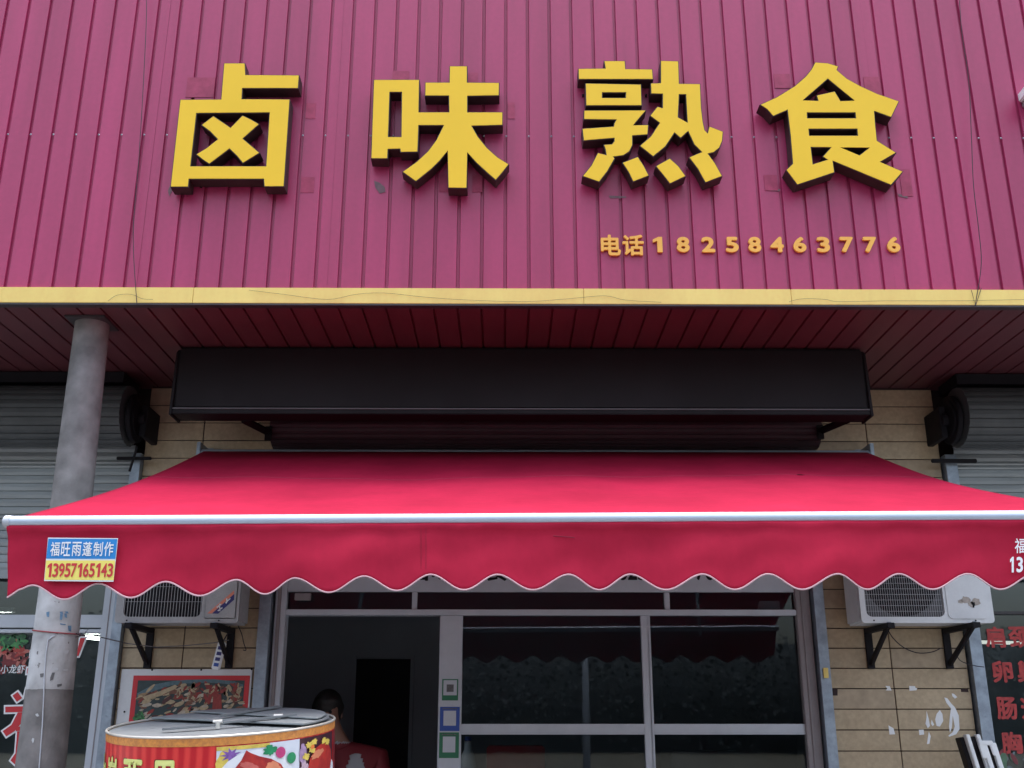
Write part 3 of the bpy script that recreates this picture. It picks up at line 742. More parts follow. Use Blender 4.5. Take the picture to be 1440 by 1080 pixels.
fb.add([sheet(i / NX, j_ / NY) for j_ in range(NY + 1) for i in range(NX + 1)], [(j_ * (NX + 1) + i, j_ * (NX + 1) + i + 1, (j_ + 1) * (NX + 1) + i + 1, (j_ + 1) * (NX + 1) + i) for j_ in range(NY) for i in range(NX)])
fo = fb.build('canopy', M['fabric'], aw, smooth=True)
so_ = fo.modifiers.new('thick', 'SOLIDIFY'); so_.thickness = .0015
seam = MB().tube([sheet(i / 60, .40 + .03 * math.sin(math.pi * i / 60)) + Vector((0, 0, .0012)) for i in range(61)], .0022, 5).build('seam', M['seam'], fo)
MB().add([sheet(.823, .43) + Vector((dx, dy, .004)) for dx, dy in ((-.02, 0), (0, -.012), (.03, .004), (.005, .012))], [(0, 1, 2, 3)]).build('patch', M['seam'], fo)
MB().tube([(xl - .02, YR, ZR), (xr + .02, YR, ZR)], .038, 20).build('roller_tube', M['bar'], aw, smooth=40)
for x in (xl - .03, xr + .03):
    MB().box(x - .012, x + .012, YR - .05, YW - .009, ZR - .07, ZR + .075).box(x - .03, x + .03, YW - .016, YW - .009, ZR - .09, ZR + .09).build('wall_bracket', M['galv'], aw, bevel=.003)
# front bar: oval profile
bm_ = MB(); n = 20
prof = [(.026 * math.cos(2 * math.pi * i / n) * (1.15 if math.cos(2 * math.pi * i / n) < 0 else .8), .023 * math.sin(2 * math.pi * i / n)) for i in range(n)]
vs = [Vector((p.x, p.y + y, p.z + z)) for p in (bl, br) for y, z in prof]
bm_.add(vs, [(i, (i + 1) % n, n + (i + 1) % n, n + i) for i in range(n)] + [tuple(range(n)), tuple(range(n, 2 * n))])
bo = bm_.build('front_bar', M['bar'], aw, smooth=40)
for p, s_ in ((bl, -1), (br, 1)):
    x0, x1 = sorted((p.x, p.x - s_ * .022)); x0 -= .003; x1 += .003
    cvs = [Vector((x, p.y + y * 1.1, p.z + z * 1.12)) for x in (x0, x1) for y, z in prof]
    MB().add(cvs, [(i, (i + 1) % n, n + (i + 1) % n, n + i) for i in range(n)] + [tuple(range(n)), tuple(range(n, 2 * n))]).build('end_cap', M['alu'], bo, bevel=.003)
# folding arms beneath
for xb_, s_ in ((xl + .35, 1), (xr - .35, -1)):
    sh_ = Vector((xb_, YR - .05, ZR - .04)); tip = Vector((xb_ + s_ * .25, YB + .05, bl.z - .005)); sh_.z -= .06; tip.z -= .02; el = (sh_ + tip) / 2 + Vector((s_ * .35, .05, -.09))
    MB().bar(sh_, el, .03, .05).bar(el, tip, .025, .04).tube([el - Vector((0, 0, .035)), el + Vector((0, 0, .035))], .028, 12).build('folding_arm', M['bar'], aw, bevel=.003)
# valance
crest = [-49, 45, 137, 232, 332, 415, 512, 606, 699.5, 800, 886, 988, 1079.5, 1177.5, 1263, 1360.4, 1455, 1549]
def valY(x): return YB - .012 + .007 * math.sin(x * 5.1) + .004 * math.sin(x * 13.3 + 1)
def lower(px):
    yb = 818.5 - (px / 1440) * 13.0 * (1 if px < 520 else 1)
    yc = 824 - 16 * min(px, 600) / 600 - 1 * max(0, px - 600) / 840 if True else 0
    i = max(k_ for k_ in range(len(crest)) if crest[k_] <= px) if px >= crest[0] else 0
    i = min(i, len(crest) - 2)
    t = (px - crest[i]) / (crest[i + 1] - crest[i])
    w_ = (.5 - .5 * math.cos(2 * math.pi * t)) ** .95
    return yc + 21.5 * w_
vm = MB(); cols = []; NV = 480; rows = 16; edge = []
for i in range(NV + 1):
    px = 13 + (1553 - 13) * i / NV
    top = Vector((at(px, 738, YB).x, YB - .012, bl.z + (br.z - bl.z) * i / NV - .012))
    for _ in range(1): 
        Y = valY(top.x); bot = at(px - (3 if i < 6 else 0), lower(px), Y)
    for j_ in range(rows + 1):
        v = j_ / rows; p = top.lerp(bot, v)
        p.y += -.014 * math.exp(-((v - .06) / .07) ** 2) + .004 * math.sin(top.x * 9 + v * 7) * math.sin(math.pi * v) + .010 * math.sin(math.pi * v * .9) * math.sin(top.x * 3.3 + .6) + .004 * v * math.sin(top.x * 23)
        vm.v.append(p)
    edge.append(vm.v[-1].copy())
for i in range(NV):
    for j_ in range(rows):
        k_ = i * (rows + 1) + j_; vm.f.append([k_, k_ + rows + 1, k_ + rows + 2, k_ + 1]); vm.mi.append(0)
vo = vm.build('valance', M['valance'], aw, smooth=True)
vo.modifiers.new('thick', 'SOLIDIFY').thickness = .0015
MB().tube(edge, .0032, 6).build('piping', M['piping'], vo)
for px in (592, 599):
    P = [at(px, y, valY(at(px, y, YB).x) - .004) for y in (742, 770, 800)]
    MB().tube(P, .0009, 4).build('stitching', M['seam'], vo)
P = [at(x, y, valY(at(x, y, YB).x) - .006) for x, y in ((778, 753.5), (793, 754.5), (808, 756))]
MB().tube(P, .0018, 5).build('tear', M['seam'], vo)
# advert sheets of the awning maker
def onval(px, py, e): 
    x = at(px, py, YB).x; Y = valY(x) - .010
    return at(px, py, Y - e)
def sheet_on_val(name, poly, m, par, e):
    (a, b, c, d_) = poly; vs = []; n_ = 8
    for i in range(n_ + 1):
        t = i / n_
        for s_ in range(3):
            u = s_ / 2
            x = (a[0] * (1 - t) + b[0] * t) * (1 - u) + (d_[0] * (1 - t) + c[0] * t) * u
            y = (a[1] * (1 - t) + b[1] * t) * (1 - u) + (d_[1] * (1 - t) + c[1] * t) * u
            vs.append(onval(x, y, e))
    return MB().add(vs, [(i * 3 + s_, i * 3 + s_ + 1, (i + 1) * 3 + s_ + 1, (i + 1) * 3 + s_) for i in range(n_) for s_ in range(2)]).build(name, m, par, smooth=True)
def text_on_val(mb, body, x0, y0, x1, y1, e, bold, skew=0):
    vs, fs = text_mesh(body, 0, bold); vs = fit(vs, 1, 1)
    out = []
    for v in vs:
        px = (x0 + x1) / 2 + v[0] * (x1 - x0) + skew * v[2]; py = (y0 + y1) / 2 - v[2] * (y1 - y0)
        out.append(onval(px, py, e - v[1]))
    mb.add(out, fs)
lbl = sheet_on_val('advert_label', [(67.5, 756), (166, 757), (159.5, 818), (62, 817)], M['white'], aw, .001)
sheet_on_val('blue_field', [(68, 757.5), (165, 758), (162.3, 786), (64.8, 785.5)], M['blue'], lbl, .002)
sheet_on_val('yellow_field', [(64.8, 788), (162, 788), (159.6, 816), (62.8, 815.2)], M['yellow'], lbl, .002)
mb = MB()
for i, ch in enumerate('福旺雨蓬制作'): text_on_val(mb, ch, 71 + i * 15.1, 762, 84 + i * 15.1, 782, .0035, .012, 2)
mb.build('white_words', M['white'], lbl)
mb = MB()
for i, ch in enumerate('13957165143'):
    hw = 3.0 if ch == '1' else 4.0
    xc = 69.5 + i * 8.55
    text_on_val(mb, ch, xc - hw, 792, xc + hw, 811.5, .0035, .02, 2)
mb.build('red_number', M['red'], lbl)
mb = MB()
for i, ch in enumerate('福旺雨蓬制作'): text_on_val(mb, ch, 1427 + i * 19, 757, 1443 + i * 19, 778, .001, .01)
for i, ch in enumerate('13957165143'):
    hw = 2.6 if ch == '1' else 4.6
    text_on_val(mb, ch, 1423 + i * 11 - hw, 783, 1423 + i * 11 + hw, 805, .001, .03)
mb.build('printed_advert', M['white'], vo)

# ------------------------------------------------------------ concrete pole
top, bot = at(130, 455, 5.39), Vector((at(64, 1010, 5.39).x, 5.39, 0))
cp = thing('concrete_pole', (bot.x, 5.39, .12), 'round tapered concrete pole with patchy whitewash under the soffit', 'pole')
d_ = Vector((at(130, 455, 5.39).x - at(65, 1010, 5.39).x, 0, at(130, 455, 5.39).z - at(65, 1010, 5.39).z))
def pole_c(z): 
    p = at(65, 1010, 5.39); return Vector((p.x + d_.x * (z - p.z) / d_.z, 5.39, z))
def pole_r(z): return .0905 + (.113 - .0905) * (ZS - z) / (ZS - 1.55)
zz = [.12 + (ZS - .12) * i / 24 for i in range(25)]
mb = MB(); n = 40
for z in zz:
    for j_ in range(n):
        a = 2 * math.pi * j_ / n; mb.v.append(pole_c(z) + Vector((math.cos(a), math.sin(a), 0)) * pole_r(z) * (1 + .003 * math.sin(5 * a + z * 3)))
for i in range(24):
    for j_ in range(n): mb.f.append([i * n + j_, i * n + (j_ + 1) % n, (i + 1) * n + (j_ + 1) % n, (i + 1) * n + j_]); mb.mi.append(0)
mb.build('shaft', M['concrete'], cp, smooth=True)
MB().box(pole_c(ZS).x - .11, pole_c(ZS).x + .11, 5.27, 5.5, ZS - .012, ZS - .001).build('cap_plate', M['trimdark'], cp, bevel=.003)
def onpole(px, py, e=.001):
    p = at(px, py, 5.29); c = pole_c(p.z); r = pole_r(p.z) + e
    dx = max(-r * .98, min(r * .98, p.x - c.x)); return Vector((c.x + dx, 5.39 - math.sqrt(r * r - dx * dx), p.z))
# painted blue marks, chips
def pole_patch(pts, m, name='paint_mark'):
    P = [onpole(a, b, .0018) for a, b in pts]; MB().add(P, [tuple(range(len(P)))]).build(name, m, cp)
bw = mat('faded_blue', (.16, .30, .46), .7, noise=.5, nscale=40)
s4 = lambda L: [(a / 4.32, 830 + b / 4.32) for a, b in L]
pole_patch(s4([(285, 135), (305, 130), (302, 165), (288, 160)]), bw); pole_patch(s4([(362, 130), (400, 126), (404, 138), (366, 142)]), bw)
pole_patch(s4([(364, 142), (378, 142), (372, 180), (362, 178)]), bw); pole_patch(s4([(384, 140), (396, 142), (396, 165), (386, 162)]), bw)
pole_patch(s4([(398, 212), (412, 210), (410, 248), (400, 244)]), bw); pole_patch(s4([(362, 200), (390, 204), (388, 210), (364, 208)]), bw)
wc = mat('white_chip', (.48, .5, .52), .7)
M['chip'] = mat('bare_concrete', (.13, .13, .135), .9)
for L in ([(204, 898), (216, 900), (214, 918), (208, 930), (200, 912)], [(222, 752), (236, 748), (246, 764), (236, 768), (226, 764)], [(316, 476), (350, 470), (346, 486), (320, 490)], [(368, 478), (390, 476), (388, 486), (370, 488)],
          [(370, 368), (398, 360), (394, 376), (380, 384)]): pole_patch(s4(L), wc, 'paint_chip')
for L in ([(318, 500), (332, 500), (322, 540), (306, 552), (308, 530)], [(340, 572), (362, 566), (360, 580), (342, 588)], [(248, 508), (272, 504), (270, 526), (252, 530)], [(226, 372), (236, 370), (232, 392), (224, 388)]):
    pole_patch(s4(L), M['chip'], 'chip')
# string round the pole and wire down it
sp_ = []
for i in range(33):
    a = 2 * math.pi * i / 32; z = CAMZ + .43 - .012 * math.cos(a + .6); c = pole_c(z); r = pole_r(z) + .003
    sp_.append(Vector((c.x + r * math.cos(a), c.y + r * math.sin(a), z)))
st_r = mat('red_string', (.30, .05, .06), .7)
tag(MB().tube(sp_, .0035, 6, cap=False).build('string', st_r), 'dull red string tied round the whitewashed part of the concrete pole', 'string')
tag(MB().tube([onpole(104, 889, .004), at(116, 894, 5.33), at(124, 885, 5.3)], .003, 6, r2=.001).build('wire_tie', M['cable']), 'dark twisted wire end sticking out right of the concrete pole', 'wire')
P = [onpole(a, b, .003) for a, b in ((78, 893), (69, 900), (66, 920), (64, 950), (63, 980), (61, 1020), (58, 1060), (56, 1085))]
P.append(Vector((P[-1].x - .01, P[-1].y, .13)))
tag(MB().tube(P, .003, 6).build('cable', M['alu']), 'thin pale wire running down the front of the concrete pole', 'cable')
P = [onpole(104, 894, .004), at(124, 892, 5.6), at(150, 898, 6.1), at(180, 905, 6.3), at(220, 910, 6.38), at(260, 908, 6.4), at(300, 904, 6.4), at(322, 900, 6.42)]
tag(MB().tube(P, .003, 6).build('cable', M['cablegrey']), 'grey cable sagging from the concrete pole to the bracket under the left air conditioner', 'cable')

# ------------------------------------------------------------ air conditioners
def ac(x0, x1, zb, zt, yf, depth, cm, label, gx0, gx1, flip):
    step, wr_ = (.0135, .0012) if flip else (.0178, .0018)
    t = thing('air_conditioner', ((x0 + x1) / 2, yf + depth, zb), label, 'air conditioner', 'outdoor air conditioner units')
    # casing: side, top, back and bottom as shell, front as frame with opening
    c = MB(); y2 = yf + depth
    c.box(x0, x1, yf + .03, y2, zb + .004, zt).build('casing', cm, t, bevel=.012, smooth=40)
    gz0, gz1 = zb + .035, zt - .03
    f = MB(); cr = .035
    outer = rrect(x0 - .002, x1 + .002, zb, zt + .002, .02); inner = rrect(gx0, gx1, gz0, gz1, cr)
    vs, fs = curve_mesh([outer, inner], .028); f.add([(v[0], yf + v[1], v[2]) for v in vs], fs)
    f.build('front_panel', cm, t, bevel=.002, seg=1)
    # dark recess and fan
    MB().box(gx0 - .01, gx1 + .01, yf + .0285, yf + .0295, gz0 - .01, gz1 + .01).build('recess', M['black'], t)
    cx, cz = (gx0 + gx1) / 2, (gz0 + gz1) / 2; rr = min(gx1 - gx0, gz1 - gz0) / 2 * 1.02
    ring = MB(); rs = []
    sq = [(gx0, gz0), (gx1, gz0), (gx1, gz1), (gx0, gz1)]
    vs, fs = curve_mesh([rrect(gx0, gx1, gz0, gz1, .03), [(cx + rr * .96 * math.cos(2 * math.pi * i / 40), cz + rr * .96 * math.sin(2 * math.pi * i / 40)) for i in range(40)]], .002)
    ring.add([(v[0], yf + .024 + v[1], v[2]) for v in vs], fs); ring.build('fan_shroud', M['shroud'] if flip else M['black'], t)
    fan = MB()
    for k_ in range(3):
        a0 = 2 * math.pi * k_ / 3 + .4; pp = []
        for i in range(9):
            a = a0 + i * .11
            pp.append(((cx + .05 * math.cos(a), yf + .0275 - i * .0008, cz + .05 * math.sin(a)), (cx + rr * .9 * math.cos(a + .15), yf + .0275 - i * .0012, cz + rr * .9 * math.sin(a + .15))))
        vs = [p for pr_ in pp for p in pr_]; fan.add(vs, [(2 * i, 2 * i + 1, 2 * i + 3, 2 * i + 2) for i in range(8)])
    fan.tube([(cx, yf + .012, cz), (cx, yf + .028, cz)], .05, 20); fan.build('fan', M['boxdark'], t)
    g = MB(); yy = yf + .004
    x = gx0 + .004
    while x < gx1 - .002:
        ins = 0; dxe = min(x - gx0, gx1 - x)
        if dxe < cr: ins = cr - math.sqrt(max(0, cr * cr - (cr - dxe) ** 2))
        g.tube([(x, yy, gz0 + ins), (x, yy, gz1 - ins)], wr_, 4, cap=False); x += step
    nh = 14 if flip else 5
    for i in range(1, nh):
        z = gz0 + (gz1 - gz0) * i / nh; g.tube([(gx0, yy - .001, z), (gx1, yy - .001, z)], .0012, 4, cap=False)
    g.build('grille', M['wire'], t)
    for sx_ in (x0 + .07, x1 - .11): MB().tube([(sx_, yf - .002, zb + .014), (sx_, yf + .002, zb + .014)], .005, 8).build('screw', M['black'], t)
    return t
def rrect(x0, x1, z0, z1, r, n=6):
    pts = []
    for cx, cz, a0 in ((x1 - r, z0 + r, -90), (x1 - r, z1 - r, 0), (x0 + r, z1 - r, 90), (x0 + r, z0 + r, 180)):
        for i in range(n + 1):
            a = R(a0 + 90 * i / n); pts.append((cx + r * math.cos(a), cz + r * math.sin(a)))
    return pts
ya = 6.19
A = lambda px, py=870: at(px, py, ya)
t1 = ac(A(161, 875).x, A(334, 876).x, at(250, 876, ya).z, at(250, 876, ya).z + .50, ya, .25, M['acdim'], 'old grey outdoor air conditioner with an orange and navy stripe, left of the shop window', A(172).x, A(282).x, 0)
zb1 = at(250, 876, ya).z
# raised side panel and logo stripe
xs0, xs1 = A(287).x, A(331).x
MB().box(xs0, xs1, ya - .006, ya + .001, zb1 + .025, zb1 + .47).build('side_panel', M['acdim'], t1, bevel=.004)
rg = lambda L: [at(160 + a / 6, 810 + b / 6, ya - .0075) for a, b in L]
def flat(name, P, m, par, th=.0012):
    vs, fs = curve_mesh([[(p.x, p.z) for p in P]], th); return MB().add([(v[0], P[0].y + v[1], v[2]) for v in vs], fs).build(name, m, par)
flat('orange_stripe', rg([(788, 316), (1015, 122), (1015, 150), (826, 316)]), M['salmon'], t1)
flat('navy_stripe', rg([(830, 316), (1015, 152), (1015, 200), (880, 318)]), M['navy'], t1)
ch_ = MB()
Yq = ya - .0095
for L in ([(865, 262), (905, 232), (908, 240), (872, 270)], [(875, 290), (915, 262), (918, 272), (880, 298)], [(888, 236), (896, 232), (900, 296), (892, 298)], [(940, 225), (950, 212), (948, 190), (956, 186), (962, 215), (948, 236)], [(958, 206), (982, 186), (986, 192), (962, 214)]):
    P = [at(160 + a / 6, 810 + b / 6, Yq) for a, b in L]; ch_.add(P, [tuple(range(len(P)))])
ch_.build('white_marks', M['white'], t1)
zb2 = at(1300, 876, ya).z
t2 = ac(A(1212).x, A(1398).x, zb2, zb2 + .52, ya, .28, M['ac'], 'white outdoor air conditioner with a rust blotched side, right of the shop window', A(1219).x, A(1330).x, 1)
def panel(x0, x1, z0, z1, m, par):
    vs, fs = curve_mesh([rrect(x0, x1, z0, z1, .03)], .008); return MB().add([(v[0], ya - .006 + v[1], v[2]) for v in vs], fs).build('side_panel', m, par, bevel=.002, seg=1)
panel(A(1334).x, A(1391).x, zb2 + .024, zb2 + .49, M['ac'], t2)
rs_ = random.Random(5)
for cx, cy, r_ in ((1358, 843, 7), (1372, 846, 7), (1366, 850, 5), (1351, 846, 4)):
    P = [at(cx + r_ * rs_.uniform(.7, 1.2) * math.cos(a), cy + r_ * rs_.uniform(.5, .9) * math.sin(a), ya - .0078) for a in [2 * math.pi * i / 14 for i in range(14)]]
    flat('rust_blotch', P, mat('faint_rust', (.44, .39, .35), .7, noise=.25, nscale=50), t2, .0006)
flat('hole', [at(a, b, ya - .009) for a, b in ((1368, 847), (1371, 847), (1370, 855), (1368, 854))], M['black'], t2, .0006)
# brackets
def bracket(x, zt, yf, label, h=.235):
    t = thing('wall_bracket', (x, YW, zt - h), label, 'bracket', 'black brackets under the air conditioners')
    w = .044
    MB().box(x - w / 2, x + w / 2, YW - .03, YW - .012, zt - h, zt).build('wall_leg', M['black'], t, bevel=.002)
    MB().box(x - w / 2, x + w / 2, yf, YW - .03, zt - .03, zt).build('arm', M['black'], t, bevel=.002)
    MB().bar((x, yf + .06, zt - .02), (x, YW - .032, zt - h + .03), .03, .02, up=(1, 0, 0)).build('brace', M['black'], t, bevel=.002)
    MB().tube([(x, yf + .03, zt - .001), (x, yf + .03, zt + .006)], .012, 6).build('bolt', M['galv'], t)
bracket(-2.165, zb1 - .004, 6.12, 'black triangular bracket under the left end of the grey air conditioner')
bracket(-1.672, zb1 - .004, 6.12, 'black triangular bracket under the striped end of the grey air conditioner')
bracket(2.235, zb2 - .004, 6.12, 'black triangular bracket under the fan end of the white air conditioner', .24)
bracket(2.715, zb2 - .004, 6.08, 'black triangular bracket under the rust blotched end of the white air conditioner', .24)
cable('cable', [(1248, 884), (1255, 896), (1270, 910), (1290, 918), (1310, 917), (1324, 911)], 6.5, .003, 'thin dark cable looping below the white air conditioner')
cable('cable', [(1346, 1020 - 104), (1346, 922), (1352, 930), (1370, 936), (1384, 938)], 6.44, .0025, 'short thin cable crossing the galvanised rail at the right')
cable('cable', [(335, 880), (340, 892), (343, 905), (346, 914), (342, 914)], 6.4, .003, 'short black cable hanging behind the hung socket strip')
# socket strip
p, q_ = at(313, 903, 6.42), at(303, 942, 6.40)
t = thing('socket_strip', tuple(q_), 'white and blue socket strip hanging under the left air conditioner', 'power strip')
MB().bar(p, q_, .05, .025, up=(0, 1, 0)).build('casing', M['white'], t, bevel=.006)
dd = (q_ - p)
for i in range(4):
    c = p + dd * (.16 + .2 * i) + Vector((0, -.0135, 0))
    MB().bar(c, c + dd * .12, .028, .004, up=(0, 1, 0)).build('socket', M['navy'] if i < 3 else M['cardblue'], t)
tag(MB().tube([p, p + Vector((.02, .02, .05)), p + Vector((.03, .03, .1))], .004, 6).build('cable', M['cable']), 'black lead from which the socket strip hangs', 'cable')

# ------------------------------------------------------------ food poster on the left pier
yb_ = YW - .03
a, b = at(178, 941, yb_), at(365, 941, yb_)
t = thing('food_poster', ((a.x + b.x) / 2, yb_, .6), 'red bordered food picture on a white board under the left air conditioner', 'poster')
bx0, bx1, bz1, bz0 = -2.312, -1.525, a.z, .62
MB().box(bx0, bx1, yb_, yb_ + .012, bz0, bz1).build('board', M['ac'], t, bevel=.002)
rx0, rx1, rz1 = at(187, 960, yb_).x, at(351, 960, yb_).x, at(260, 950, yb_).z
MB().box(rx0, rx1, yb_ - .002, yb_ - .0004, .70, rz1).build('red_border', M['red'], t)
MB().box(rx0 + .03, rx1 - .03, yb_ - .0035, yb_ - .0024, .73, rz1 - .028).build('picture_ground', mat('dark_plate', (.035, .06, .065), .4, noise=.5, nscale=9), t)
yq = yb_ - .0045
FF = [FD('food_cream', (.46, .36, .22)), FD('food_tan', (.33, .22, .12)), FD('food_red', (.30, .035, .03)), FD('food_dark', (.09, .03, .03)), FD('food_pale', (.5, .43, .34)), FD('food_brown', (.2, .08, .05))]
flat('plate_rim', [at(a_, b_, yq + .0006) for a_, b_ in ((193, 975), (215, 963), (240, 958), (262, 956), (300, 955), (330, 958), (342, 963), (341, 968), (330, 963), (300, 960), (262, 961), (240, 964), (215, 972), (193, 985))], FD('rim_blue', (.10, .17, .2)), t)
scatter('food_picture', FF + [FF[0], FF[4], FF[0]], 420, 196, 968, 340, 1080, yq, .028, 3, t, ang=25, seed=12)
scatter('food_top', [FF[2], FF[2], FF[5], FF[0]], 90, 245, 962, 338, 985, yq - .002, .022, 2.6, t, seed=15)
flat('sausage', [at(a_, b_, yq - .004) for a_, b_ in ((200, 980), (225, 972), (246, 963), (250, 965), (246, 969), (228, 977), (206, 986))], FF[0], t)
flat('chilli', [at(a_, b_, yq - .004) for a_, b_ in ((300, 976), (311, 976), (312, 1000), (298, 1002))], FF[2], t)
scatter('garnish_picture', G, 26, 190, 1003, 202, 1014, yq - .004, .018, 2, t, seed=19)
for a_, b_ in ((175, 1001), (214, 942), (283, 942), (354, 941), (361, 972)):
    c = at(a_, b_, yb_ - .001); MB().tube([c, c - Vector((0, .002, 0))], .006, 8).build('nail', M['black'], t)

# ------------------------------------------------------------ roasting drum
RD = .398
DC = Vector((at(314.5, 1017, 3.98).x, 3.98, at(311, 1017, 3.98).z))
tilt = Matrix.Rotation(R(-1.6), 3, 'Y') @ Matrix.Rotation(R(6.2), 3, 'X')
HD = 1.15
base = DC + tilt @ Vector((0, 0, -HD))
dr = thing('roasting_drum', (base.x, base.y, 0), 'round red roasting drum with duck pictures and a dull steel lid before the shop', 'roasting oven')
def dv(x, y, z): return DC + tilt @ Vector((x, y, z))
def cyl(r0, z0, z1, n=72, a0=0, a1=360, r1=None):
    mb = MB(); r1 = r1 or r0; full = a1 - a0 >= 360
    m_ = n if full else n + 1
    for z, r in ((z0, r0), (z1, r1)):
        for i in range(m_):
            a = R(a0 + (a1 - a0) * i / n); mb.v.append(dv(r * math.sin(a), -r * math.cos(a), z))
    for i in range(n):
        j_ = (i + 1) % m_; mb.f.append([i, j_, m_ + j_, m_ + i]); mb.mi.append(0)
    return mb
def stripes():
    m = bpy.data.materials.new('striped_red_print'); m.use_nodes = True; n, l = m.node_tree.nodes, m.node_tree.links; b_ = n['Principled BSDF']; b_.inputs['Roughness'].default_value = .35
    tc = n.new('ShaderNodeTexCoord'); sx = n.new('ShaderNodeSeparateXYZ'); l.new(tc.outputs['Object'], sx.inputs[0])
    # angle around the drum
    o_ = root_loc(dr)
    s1 = n.new('ShaderNodeMath'); s1.operation = 'SUBTRACT'; l.new(sx.outputs[0], s1.inputs[0]); s1.inputs[1].default_value = DC.x - o_.x
    s2 = n.new('ShaderNodeMath'); s2.operation = 'SUBTRACT'; l.new(sx.outputs[1], s2.inputs[0]); s2.inputs[1].default_value = DC.y - o_.y
    at2 = n.new('ShaderNodeMath'); at2.operation = 'ARCTAN2'; l.new(s1.outputs[0], at2.inputs[0]); l.new(s2.outputs[0], at2.inputs[1])
    mu_ = n.new('ShaderNodeMath'); mu_.operation = 'MULTIPLY'; l.new(at2.outputs[0], mu_.inputs[0]); mu_.inputs[1].default_value = 62
    si = n.new('ShaderNodeMath'); si.operation = 'SINE'; l.new(mu_.outputs[0], si.inputs[0])
    cr = n.new('ShaderNodeValToRGB'); e = cr.color_ramp.elements; e[0].position = .2; e[0].color = (.50, .012, .02, 1); e[1].position = .9; e[1].color = (.70, .045, .04, 1)
    mr = n.new('ShaderNodeMapRange'); mr.inputs[1].default_value = -1; l.new(si.outputs[0], mr.inputs[0]); l.new(mr.outputs[0], cr.inputs[0]); l.new(cr.outputs[0], b_.inputs['Base Color'])
    return m
body = cyl(RD, -HD, -.030); 
body.build('drum_body', stripes(), dr, smooth=True)
cyl(RD + .0015, -.030, -.004).build('gold_band', mat('gold_print', (.72, .30, .06), .45, col2=(.45, .17, .05), nscale=70), dr, smooth=True)
rimm = MB().tube([dv(RD * math.sin(R(a)), -RD * math.cos(R(a)), -.001) for a in range(0, 361, 5)], .0045, 8, cap=False).build('rim', M['steelrim'], dr, smooth=True)
def disc(r, z, a0=0, a1=360, n=60, th=.006):
    mb = MB(); pts = [(r * math.sin(R(a0 + (a1 - a0) * i / n)), -r * math.cos(R(a0 + (a1 - a0) * i / n))) for i in range(n + (0 if a1 - a0 >= 360 else 1))]
    m_ = len(pts)
    mb.add([dv(x, y, z) for x, y in pts] + [dv(x, y, z + th) for x, y in pts], [tuple(range(m_)), tuple(range(m_, 2 * m_))] + [(i, (i + 1) % m_, m_ + (i + 1) % m_, m_ + i) for i in range(m_)])
    return mb
disc(RD - .004, -.012).build('top_plate', M['steel'], dr, bevel=.001)
disc(RD - .02, .004, 60, 240, th=.006).build('lid', M['steel'], dr, bevel=.003)
disc(RD - .03, .014, 75, 215, th=.004).build('lid', M['steel'], dr, bevel=.002)
MB().bar(dv(-.16, -.20, .006), dv(.02, -.14, .010), .03, .008).bar(dv(.02, -.13, .014), dv(.26, .02, .02), .028, .008).bar(dv(-.02, .05, .022), dv(.14, .30, .026), .025, .008).build('lid_strap', M['strap'], dr, bevel=.002)
for x, y in ((.018, -.15), (.2, -.01)):
    MB().tube([dv(x, y, .0), dv(x, y, .024)], .009, 10).tube([dv(x - .016, y, .022), dv(x + .016, y, .022)], .006, 8).build('latch', M['steelrim'], dr)
def wrap(mb, pts2, e, fs=None):
    """pts2 = (angle in degrees, drop in metres)"""
    vs = [dv((RD + e + (q[2] if len(q) > 2 else 0)) * math.sin(R(q[0] + 14.6)), -(RD + e + (q[2] if len(q) > 2 else 0)) * math.cos(R(q[0] + 14.6)), -q[1]) for q in pts2]
    mb.add(vs, fs or [tuple(range(len(vs)))])
def wrap_rect(a0, a1, z0, z1, e, m, name):
    mb = MB(); n_ = max(2, int((a1 - a0) / 4)); P = []
    for i in range(n_ + 1): a = a0 + (a1 - a0) * i / n_; P += [(a, z0), (a, z1)]
    wrap(mb, P, e, [(2 * i, 2 * i + 1, 2 * i + 3, 2 * i + 2) for i in range(n_)]); return mb.build(name, m, dr, smooth=True)
deg = 180 / math.pi / RD      # metres of arc to degrees
def wrap_shape(name, cx, cz, pts, e, m):
    """pts in metres about (cx deg, cz m), fanned and subdivided so it follows the curve"""
    mb = MB(); n_ = len(pts); P = [(cx, cz)]
    for k_ in (.34, .67, 1): P += [(cx + x * k_ * deg, cz + z * k_) for x, z in pts]
    fs = [(0, 1 + i, 1 + (i + 1) % n_) for i in range(n_)]
    for r_ in range(2):
        o_ = 1 + r_ * n_; fs += [(o_ + i, o_ + n_ + i, o_ + n_ + (i + 1) % n_, o_ + (i + 1) % n_) for i in range(n_)]
    wrap(mb, P, e, fs); return mb.build(name, m, dr, smooth=True)
def ell(rx, rz, n_=24, w=0, rot=0, seed=0):
    rnd = random.Random(seed); out = []
    for i in range(n_):
        a = 2 * math.pi * i / n_; k_ = 1 + rnd.uniform(-w, w); x, z = rx * k_ * math.cos(a), rz * k_ * math.sin(a)
        out.append((x * math.cos(rot) - z * math.sin(rot), x * math.sin(rot) + z * math.cos(rot)))
    return out
PM = lambda n_, c, **k_: mat(n_, c, .35, **k_)
duck = PM('roast_red', (.55, .045, .03), col2=(.28, .015, .02), nscale=16); duckhi = PM('roast_glow', (.75, .26, .14), noise=.3, nscale=14)
plate = PM('plate_white', (.62, .66, .74)); petal = PM('petal_yellow', (.78, .60, .12), noise=.3, nscale=40); purple = PM('petal_purple', (.30, .14, .50), noise=.5, nscale=50)
pink = PM('bead_pink', (.60, .06, .22), noise=.3, nscale=30); grn = PM('bead_green', (.02, .30, .12), noise=.4, nscale=30); darkp = PM('picture_dark', (.07, .02, .035), noise=.5, nscale=20)
wrap_rect(-3, 39, .034, .42, .001, plate, 'duck_picture')
